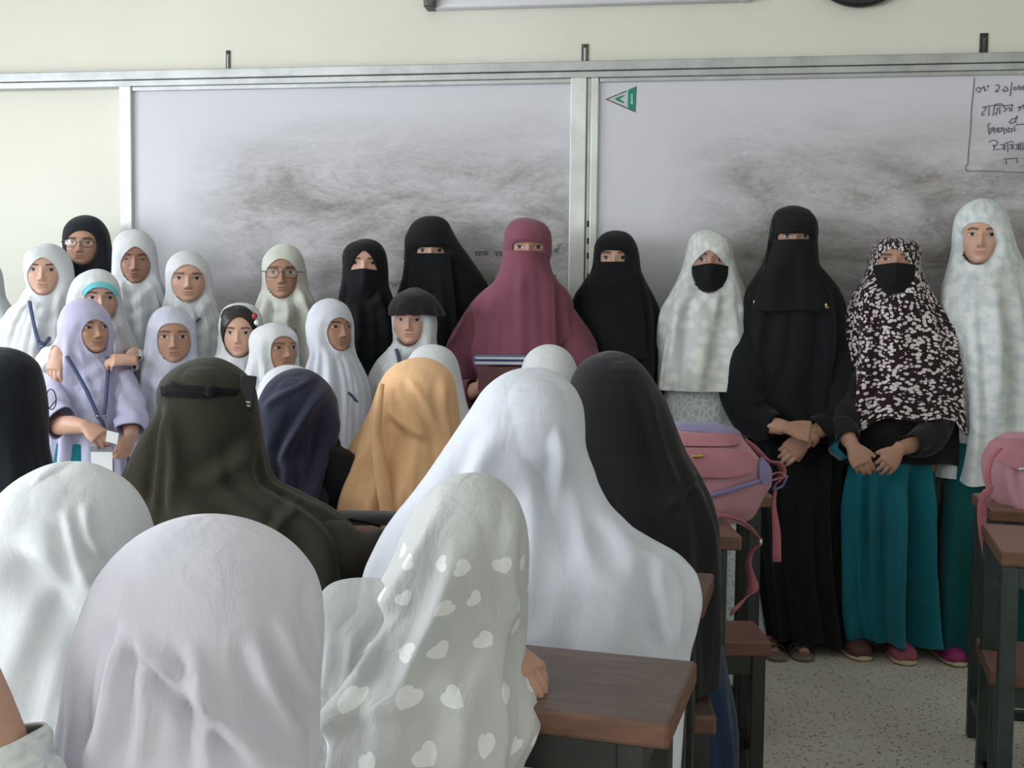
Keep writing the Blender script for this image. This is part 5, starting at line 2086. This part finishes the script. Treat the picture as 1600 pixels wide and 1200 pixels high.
# --- floral scarf, mask, teal skirt
feet20 = ((-.108, .045), (.055, .03))
p = Person('woman in black and white floral scarf with black mask and bright teal skirt', 3.97, 1395, 407, 456, wide=1.08, skin='tan', feet=feet20)
rows = [(369, 1396), (372, 1380, 1413), (379, 1370, 1423), (392, 1363, 1430), (412, 1360, 1433), (432, 1352, 1441), (455, 1338, 1454), (480, 1329, 1470), (510, 1321, 1489), (550, 1318, 1500), (600, 1308, 1509), (635, 1299, 1513), (658, 1296, 1514)]
hood(p, 'cloth_floral', rows, (1368, 1422, 389, 462), 407, 456, 22, pt=2.2, fold=.014, cowl=.002, hemw=.028, uvk=.15)
p.mask(411, 458, wide=1.02)
p.gown('inner_cape', 'cloth_black_soft', [(600, 1332, 1494), (650, 1320, 1508), (700, 1312, 1518), (722, 1312, 1520)], seed=22, fold=.005, maxd=.12, fdk=.5)
p.gown('skirt', 'cloth_teal', [(640, 1338, 1466), (715, 1330, 1456), (800, 1327, 1450), (900, 1328, 1455), (985, 1332, 1460), (996, 1334, 1462)], seed=26, fold=.026, nf=7, maxd=.15, sharp=.7, drift=.4)
p.arm([p.loc(1335, 600, .02), p.loc(1322, 670, .10), p.loc(1332, 696, .19)], [.04, .038, .026],
      dict(D=(.40, -.30, -.86), N=(-.25, -.96, .1), T=(.85, 0, .45), s=.92, curl=(20, 30, 20), thumb=(.75, .5, -.2)))
p.arm([p.loc(1480, 600, .02), p.loc(1450, 680, .10), p.loc(1404, 702, .19)], [.04, .038, .026],
      dict(D=(-.62, -.30, -.70), N=(.2, -.95, .35), T=(-.8, 0, .5), s=.90, curl=(24, 34, 22), spread=.10, thumb=(.7, .55, -.2)))
p.sleeve([p.loc(1335, 590, .02), p.loc(1318, 660, .08), p.loc(1326, 688, .15)], [.065, .065, .05], 'cloth_black_soft', seed=3)
p.sleeve([p.loc(1480, 590, .02), p.loc(1460, 672, .08), p.loc(1420, 696, .15)], [.07, .07, .052], 'cloth_black_soft', seed=5)
o_ = p.sleeve([p.loc(1312, 700, .09), p.loc(1322, 694, .15)], [.045, .040], 'cloth_teal', name='cuff')
shoe(p, feet20[0][0], feet20[0][1] + .03, 'slipper', .1, 'slipper_brown')
shoe(p, feet20[1][0], feet20[1][1], 'slipper', -.06, 'slipper_pink')
p.build_body()

# --- smiling girl at right
feet21 = ((-.075, .05), (.12, .05))
p = Person('smiling girl in long white scarf and dark green skirt at far right', 3.94, 1527, 370, 414, yaw=-3, roll=3, wide=1.08, skin='fair', smile=1.0, mouth=.025, feet=feet21)
rows = [(310, 1536), (314, 1519, 1554), (321, 1508, 1563), (335, 1498, 1571), (355, 1494, 1576), (388, 1491, 1586), (420, 1483, 1602), (455, 1472, 1612), (500, 1468, 1622), (560, 1472, 1632), (650, 1477, 1645), (720, 1470, 1655), (746, 1464, 1658)]
hood(p, 'cloth_blotted', rows, (1498, 1556, 347, 414), 370, 414, 23, pt=2.3, fold=.014, cowl=0, hemw=.010, uvk=.16, noise=.001)
p.gown('skirt', 'cloth_teal_dark', [(690, 1480, 1640), (760, 1474, 1640), (880, 1466, 1645), (1000, 1464, 1650), (1012, 1464, 1652)], seed=23, fold=.014, maxd=.15)
shoe(p, feet21[0][0], feet21[0][1], 'slipper', .05, 'slipper_magenta', .92)
shoe(p, feet21[1][0], feet21[1][1], 'slipper', -.05, 'slipper_magenta', .92)
p.build_body()

# ------------------------------------------------------------------ people seated with their backs to the camera
SEAT = .46


def seated(label, d, cx, yc, mid, rows, mat, seed, lean=.06, k=1.0, yaw=180, skin='mid', fold=.012, nf=5, hw=None, skirt=None, hd=None, name='headscarf', eye=None, head=None, body=True, lap=True, ridge=None, drift=2.2, noise=.002, sharp=.8, **kw):
    """mid: row of the head's middle; head: head height in metres"""
    m = 1700 / d
    hh = head or .205
    mid = yc + hh / 2 * m * 1.04 + 4
    p = Person(label, d, cx, mid, mid + hh / 2 * m, yaw=yaw, skin=skin, hi=False, seat=SEAT - .02)
    p.root['label'] = label
    a, b2 = (hd or (.105, .105))
    ym = mid
    hem = rows[-1][0]
    prof = [(yc, 0, 0, 0), (ym, a, b2, 0), (mid + .09 * m, a * .97, b2 * .95, 0), (mid + .16 * m, a * 1.0, b2, lean * .25), (mid + .26 * m, .125 * k, .125 * k, lean * .7), (max(hem, mid + .34 * m), .155 * k, .15 * k, lean)]
    p.drape(name, mat, rows, prof, fold=fold, nf=nf, seed=seed, drift=drift, fstart=.22, nt=150, nz=150, ridge=ridge(p) if ridge else None, noise=noise, sharp=sharp, **kw)
    if lap:
        p.lap(skirt or mat)
    return p


def px_ridge(lst):
    def f(p):
        out = []
        for x0_, y0_, x1_, y1_, amp, wid in lst:
            a, b2 = p.loc(x0_, y0_, .1), p.loc(x1_, y1_, .13)
            out.append((a[0], a[2], b2[0], b2[2], amp, wid))
        return out
    return f


# front rows
p = seated('seated girl in white scarf showing just behind the navy scarf', 3.4, 452, 570, 618, [(570, 452), (575, 430, 475), (585, 416, 489), (605, 406, 500), (640, 396, 506), (690, 384, 514), (760, 372, 522), (900, 366, 528)], 'cloth_white', 31, k=.85, head=.19)
p = seated('seated girl in white scarf showing behind the orange scarf', 3.5, 677, 538, 588, [(538, 675), (543, 655, 697), (552, 644, 708), (570, 634, 717), (595, 631, 722), (625, 624, 728), (660, 614, 738), (740, 600, 748), (880, 594, 754)], 'cloth_white', 32, k=.85, head=.19)
p = seated('seated girl in white scarf with rounded head before the maroon cape', 3.5, 859, 538, 582, [(538, 858), (543, 838, 879), (552, 826, 890), (565, 818, 898), (585, 813, 904), (610, 811, 906), (640, 804, 912), (700, 790, 926), (880, 780, 936)], 'cloth_white', 33, k=.85, head=.18)
p = seated('seated person in navy scarf between the olive veil and orange scarf', 2.92, 466, 575, 632, [(575, 466), (580, 444, 488), (590, 428, 503), (606, 414, 517), (630, 404, 527), (655, 401, 529), (690, 400, 526), (740, 398, 520), (800, 394, 518), (930, 390, 520)], 'cloth_navy', 34, fold=.012,
           ridge=px_ridge([(512, 600, 430, 720, .010, .014), (526, 640, 470, 800, .012, .016), (480, 590, 410, 640, .006, .012)]))
p.sleeve([p.loc(508, 690, .02), p.loc(526, 735, .04), p.loc(528, 800, .02)], [.05, .055, .05], 'cloth_black_soft', seed=3)
p = seated('seated person in orange scarf with a loose end hanging down the back', 2.95, 655, 558, 622, [(558, 656), (562, 634, 678), (570, 617, 692), (584, 602, 706), (605, 591, 713), (635, 580, 717), (665, 566, 720), (700, 547, 724), (740, 525, 732), (785, 510, 742), (840, 504, 758), (940, 500, 770)], 'cloth_orange', 35, fold=.010, lean=.05,
           ridge=px_ridge([(640, 590, 690, 690, .007, .012), (610, 640, 660, 690, .006, .012), (690, 590, 700, 700, .005, .012)]))
V, Fs = strip([p.loc(596, 600, .105), p.loc(591, 640, .125), p.loc(588, 680, .135), p.loc(594, 730, .155), p.loc(602, 780, .175), p.loc(610, 826, .19)], [.014, .022, .026, .034, .036, .034], .010, wdir=(1, .3, 0), sub=8)
Buf().add(V, Fs).obj('scarf_end', 'cloth_orange', p.root)

# third row
p = seated('person in black scarf and glasses at the left edge seen from behind', 2.5, 0, 542, 606, [(542, 0), (547, -30, 28), (556, -46, 44), (572, -58, 57), (592, -66, 62), (615, -70, 66), (650, -70, 70), (690, -72, 72), (730, -84, 80), (780, -110, 92), (840, -140, 108), (960, -150, 120)], 'cloth_navy_black', 36, yaw=142, fold=.006, head=.21)
b_ = Buf()
P = []
q0 = p.loc(80, 624, -.05)
for q in np.linspace(0, 2 * math.pi, 29):
    P.append(q0 + np.array([.022 * math.cos(q) * .8 - .0, -.014 * math.cos(q), .024 * math.sin(q)]))
b_.tube(P, [.0013] * len(P), 6)
b_.tube([p.loc(52, 641, .03), p.loc(78, 637, -.02), q0 + np.array([.018, -.014, 0.0])], [.0014] * 3, 6)
o = b_.obj('glasses', 'lens_rim', p.root)
Buf().add(P[:-1], [tuple(range(len(P) - 1))]).obj('lens', 'lens_glass', o, smooth=False)

rows = [(557, 325), (561, 303, 347), (568, 286, 362), (580, 268, 379), (597, 253, 393), (615, 248, 399), (635, 248, 402), (655, 240, 405), (685, 222, 409), (715, 206, 414), (748, 192, 424), (770, 186, 465), (790, 180, 505), (815, 172, 540), (850, 166, 564), (900, 160, 570), (1000, 156, 560)]
p = seated('person in dark olive veil tied with a black band at the back of the head', 2.5, 325, 557, 622, rows, 'cloth_olive', 37, fold=.009, lean=.05, head=.215,
           ridge=px_ridge([(262, 640, 235, 800, .012, .014), (275, 640, 262, 800, .008, .016), (400, 700, 300, 760, .006, .02), (470, 770, 420, 850, .008, .012)]))
b_ = Buf()


def on_drape(p, px, py, off=.004, k=0):
    q = p.loc(px, py, .1)
    v = float(p.surf_v(q[0], q[2], k)) + off
    return p.loc(px, py, v)


P = [on_drape(p, x, y, .010) for x, y in ((252, 612), (265, 610), (285, 611), (305, 613), (325, 612), (345, 612), (365, 613), (385, 615), (396, 616))]
V, Fs = strip(P, [.022, .026, .028, .026, .026, .018, .016, .016, .016], .005, wdir=(0, 0, 1), sub=6)
b_.add(V, Fs)
b_.tube([on_drape(p, x, y, .016) for x, y in ((330, 611), (315, 608), (295, 606), (278, 603), (267, 597))], [.004, .008, .007, .006, .005], 10, flat=.5, sub=4, side=(0, 0, 1))
V, Fs = ball(on_drape(p, 328, 611, .014), (.014, .010, .014), 12, 8)
b_.add(V, Fs)
b_.obj('tie_band', 'cloth_black', p.root)
b_ = Buf()
q = on_drape(p, 386, 613, .012)
bx = Buf().box(-.019, .019, -.006, .006, -.039, .039, .003)
Rm = np.array(Matrix.Rotation(math.radians(30), 3, 'Z') @ Matrix.Rotation(math.radians(8), 3, 'Y'))
V = [Rm @ np.array(v) + q + np.array([-.001, -.004, 0]) for v in bx.V]
cb = Buf().add(V, bx.F).obj('strap_label', 'black_plastic', p.root, False)
b_ = Buf()
for zz, segs in ((-.021, ((-.009, -.006), (-.003, .010))), (-.029, ((-.008, .011),))):
    for a_, c_ in segs:
        bx = Buf().box(a_, c_, -.0072, -.0058, zz - .0016, zz + .0016)
        b_.add([Rm @ np.array(v) + q + np.array([-.001, -.004, 0]) for v in bx.V], bx.F)
b_.obj('lettering', 'print_white', cb, False)
p.sleeve([p.loc(370, 850, .0), p.loc(470, 856, .05), p.loc(540, 868, .06), p.loc(605, 872, -.04)], [.07, .075, .07, .055], 'cloth_olive', seed=6, folds=.008)
p.arm([p.loc(470, 866, .02), p.loc(540, 870, .05), p.loc(606, 872, -.05)], [.045, .04, .03], dict(D=(.9, .4, 0), N=(0, 0, 1), T=(0, 1, 0), s=.95))

p = seated('person in black scarf sitting at the right end before the pink backpack', 2.42, 960, 548, 618, [(548, 955), (552, 935, 978), (560, 918, 992), (575, 902, 1008), (598, 891, 1024), (625, 886, 1040), (660, 884, 1054), (700, 884, 1070), (745, 882, 1094), (790, 880, 1114), (830, 878, 1123), (880, 876, 1126), (960, 872, 1126), (1060, 870, 1122)], 'cloth_black_soft', 38, fold=.008, lean=.05,
           ridge=px_ridge([(1000, 600, 1060, 760, .006, .014), (1035, 790, 1095, 750, .005, .01)]))
p.gown('dress', 'cloth_blue', [(1000, 930, 1128), (1080, 926, 1142), (1150, 922, 1150), (1250, 920, 1152)], seed=38, fold=.006, v0=-.02, maxd=.15)

# second row
rows = [(721, 113), (726, 76, 148), (736, 52, 168), (755, 22, 196), (780, -2, 216), (810, -18, 230), (845, -30, 238), (890, -60, 240), (940, -95, 236), (1000, -120, 232), (1080, -140, 230), (1250, -150, 228)]
p = seated('person in crinkled white scarf at left behind the nearest white scarf', 1.75, 108, 721, 820, rows, 'cloth_white', 39, fold=.008, lean=.07, noise=.003,
           ridge=px_ridge([(95, 800, 130, 920, .008, .010), (50, 830, 160, 1000, .018, .03), (120, 790, 140, 880, .006, .008), (30, 760, 70, 720, .004, .008)]))
rows = [(574, 832), (579, 800, 862), (590, 778, 882), (610, 755, 901), (640, 735, 912), (672, 714, 914), (705, 692, 913), (740, 668, 920), (775, 642, 938), (805, 618, 962), (835, 598, 1010), (865, 583, 1060), (895, 570, 1084), (930, 562, 1090), (970, 556, 1084), (1010, 552, 1074), (1060, 552, 1068), (1180, 560, 1060), (1320, 570, 1050)]
p = seated('woman in flowing white scarf spread over her shoulders against the near desk', 1.95, 832, 574, 652, rows, 'cloth_white_cool', 40, fold=.006, noise=.001, lean=.06, k=1.0, head=.22,
           ridge=px_ridge([(840, 670, 930, 860, .010, .018), (780, 680, 700, 860, .010, .02), (860, 650, 880, 800, .006, .012), (900, 700, 1000, 900, .010, .02), (950, 800, 1070, 900, .007, .02), (1020, 860, 1050, 1010, .007, .012), (830, 760, 800, 980, .008, .02)]))

# nearest row
rows = [(739, 738), (743, 712, 766), (752, 692, 783), (770, 668, 802), (795, 649, 816), (825, 633, 824), (860, 618, 826), (900, 600, 824), (945, 576, 818), (985, 544, 813), (1020, 514, 812), (1050, 500, 818), (1085, 494, 828), (1120, 488, 832), (1150, 484, 826), (1190, 480, 812), (1280, 476, 800), (1400, 474, 800)]
p = seated('girl in sheer scarf with white hearts leaning over the near desk', 1.48, 740, 739, 835, rows, 'cloth_hearts', 41, fold=.010, lean=.17, k=.95, head=.19, noise=.003, uvk=.11,
           ridge=px_ridge([(700, 790, 560, 1000, .006, .010), (720, 860, 620, 1080, .008, .014), (790, 780, 800, 1000, .007, .012), (640, 980, 520, 1110, .010, .016), (770, 930, 720, 1190, .007, .016), (660, 1080, 500, 1100, .008, .014)]))
b_ = Buf()
hv = on_drape(p, 712, 808, -.05)
pts = [hv + np.array([.026 * math.cos(q), -.010 * abs(math.sin(q)), .016 * math.sin(q)]) for q in np.linspace(0, 2 * math.pi, 17)]
b_.tube(pts, [.009] * 17, 10, cap=False)
b_.obj('hair_tie', 'strap_pink', p.root)
rows2 = [(905, 560), (908, 534, 610), (915, 514, 632), (930, 500, 644), (955, 493, 650), (990, 490, 650), (1030, 488, 648), (1080, 484, 640)]
tip = p.loc(872, 1088, .078)
wr = tip + np.array([-.080, .058, .050])
p.arm([p.loc(738, 960, .0), p.loc(742, 1060, .04), wr], [.034, .032, .022],
      dict(D=(.70, -.54, -.40), N=(.25, -.25, .93), T=(-.5, -.8, .1), s=.82, curl=(22, 30, 20), thumb=(.6, .6, -.4)))
p.drape('shoulder_fold', 'cloth_sheer', rows2, [(905, 0, 0, .0), (935, .05, .06, .01), (990, .07, .07, .03), (1080, .075, .07, .05)], fold=.008, seat=False, register=False, seed=5, nt=80, nz=50)

rows = [(804, 325), (809, 282, 368), (820, 248, 402), (840, 212, 438), (870, 180, 470), (905, 156, 492), (945, 140, 502), (985, 126, 504), (1025, 116, 502), (1065, 110, 498), (1110, 104, 496), (1160, 97, 493), (1230, 90, 490), (1350, 84, 486), (1600, 70, 490)]
p = seated('girl in thin white scarf with rosy tint filling the lower left foreground', 1.12, 330, 804, 960, rows, 'cloth_white_thin', 42, fold=.004, drift=.5, lean=.05, k=.92, head=.20, noise=.002, hd=(.115, .11),
           ridge=px_ridge([(212, 980, 120, 1215, .009, .010), (238, 990, 200, 1215, .006, .008), (226, 980, 385, 1215, .008, .009), (300, 1000, 320, 1215, .006, .008), (392, 1000, 445, 1215, .007, .008), (432, 975, 472, 1215, .006, .007), (478, 930, 500, 1130, .006, .006), (160, 1010, 110, 1215, .005, .006)]))
pts = [on_drape(p, 195, 938, -.020), on_drape(p, 222, 950, -.018), on_drape(p, 255, 972, -.018)]
b_ = Buf()
b_.tube(pts, [.016, .022, .016], 12, flat=.4, sub=4, side=(0, 0, 1))
b_.obj('hair_tie', 'strap_pink', p.root)

# raised forearm at the lower left
p = seated('person at the lower left corner with a raised bare forearm and white lace sleeve', 1.02, -190, 760, 900, [(760, -190), (766, -235, -145), (785, -270, -110), (830, -300, -80), (890, -310, -70), (960, -330, -66), (1040, -360, -60), (1140, -380, -50), (1300, -400, -40), (1600, -400, -40)], 'cloth_white', 43, head=.20, fold=.008, body=False)
p.arm([p.loc(-140, 1060, .0), p.loc(-60, 1180, .02), p.loc(-2, 1212, .03), p.loc(-14, 1150, .03), p.loc(-52, 1040, .02), p.loc(-88, 935, .0)], [.04, .04, .036, .034, .029, .021],
      dict(D=(-.4, .2, .9), N=(.7, -.6, .3), T=(-.3, -.8, .2), s=.85))
p.sleeve([p.loc(-150, 1080, .0), p.loc(-70, 1215, .03), p.loc(-2, 1250, .035), p.loc(-6, 1205, .03), p.loc(-17, 1156, .03)], [.055, .065, .060, .056, .046], 'cloth_blotted', seed=4, folds=.005, label='white lace sleeve')
p.build_body()

for p in PERSONS:
    p.build_body()
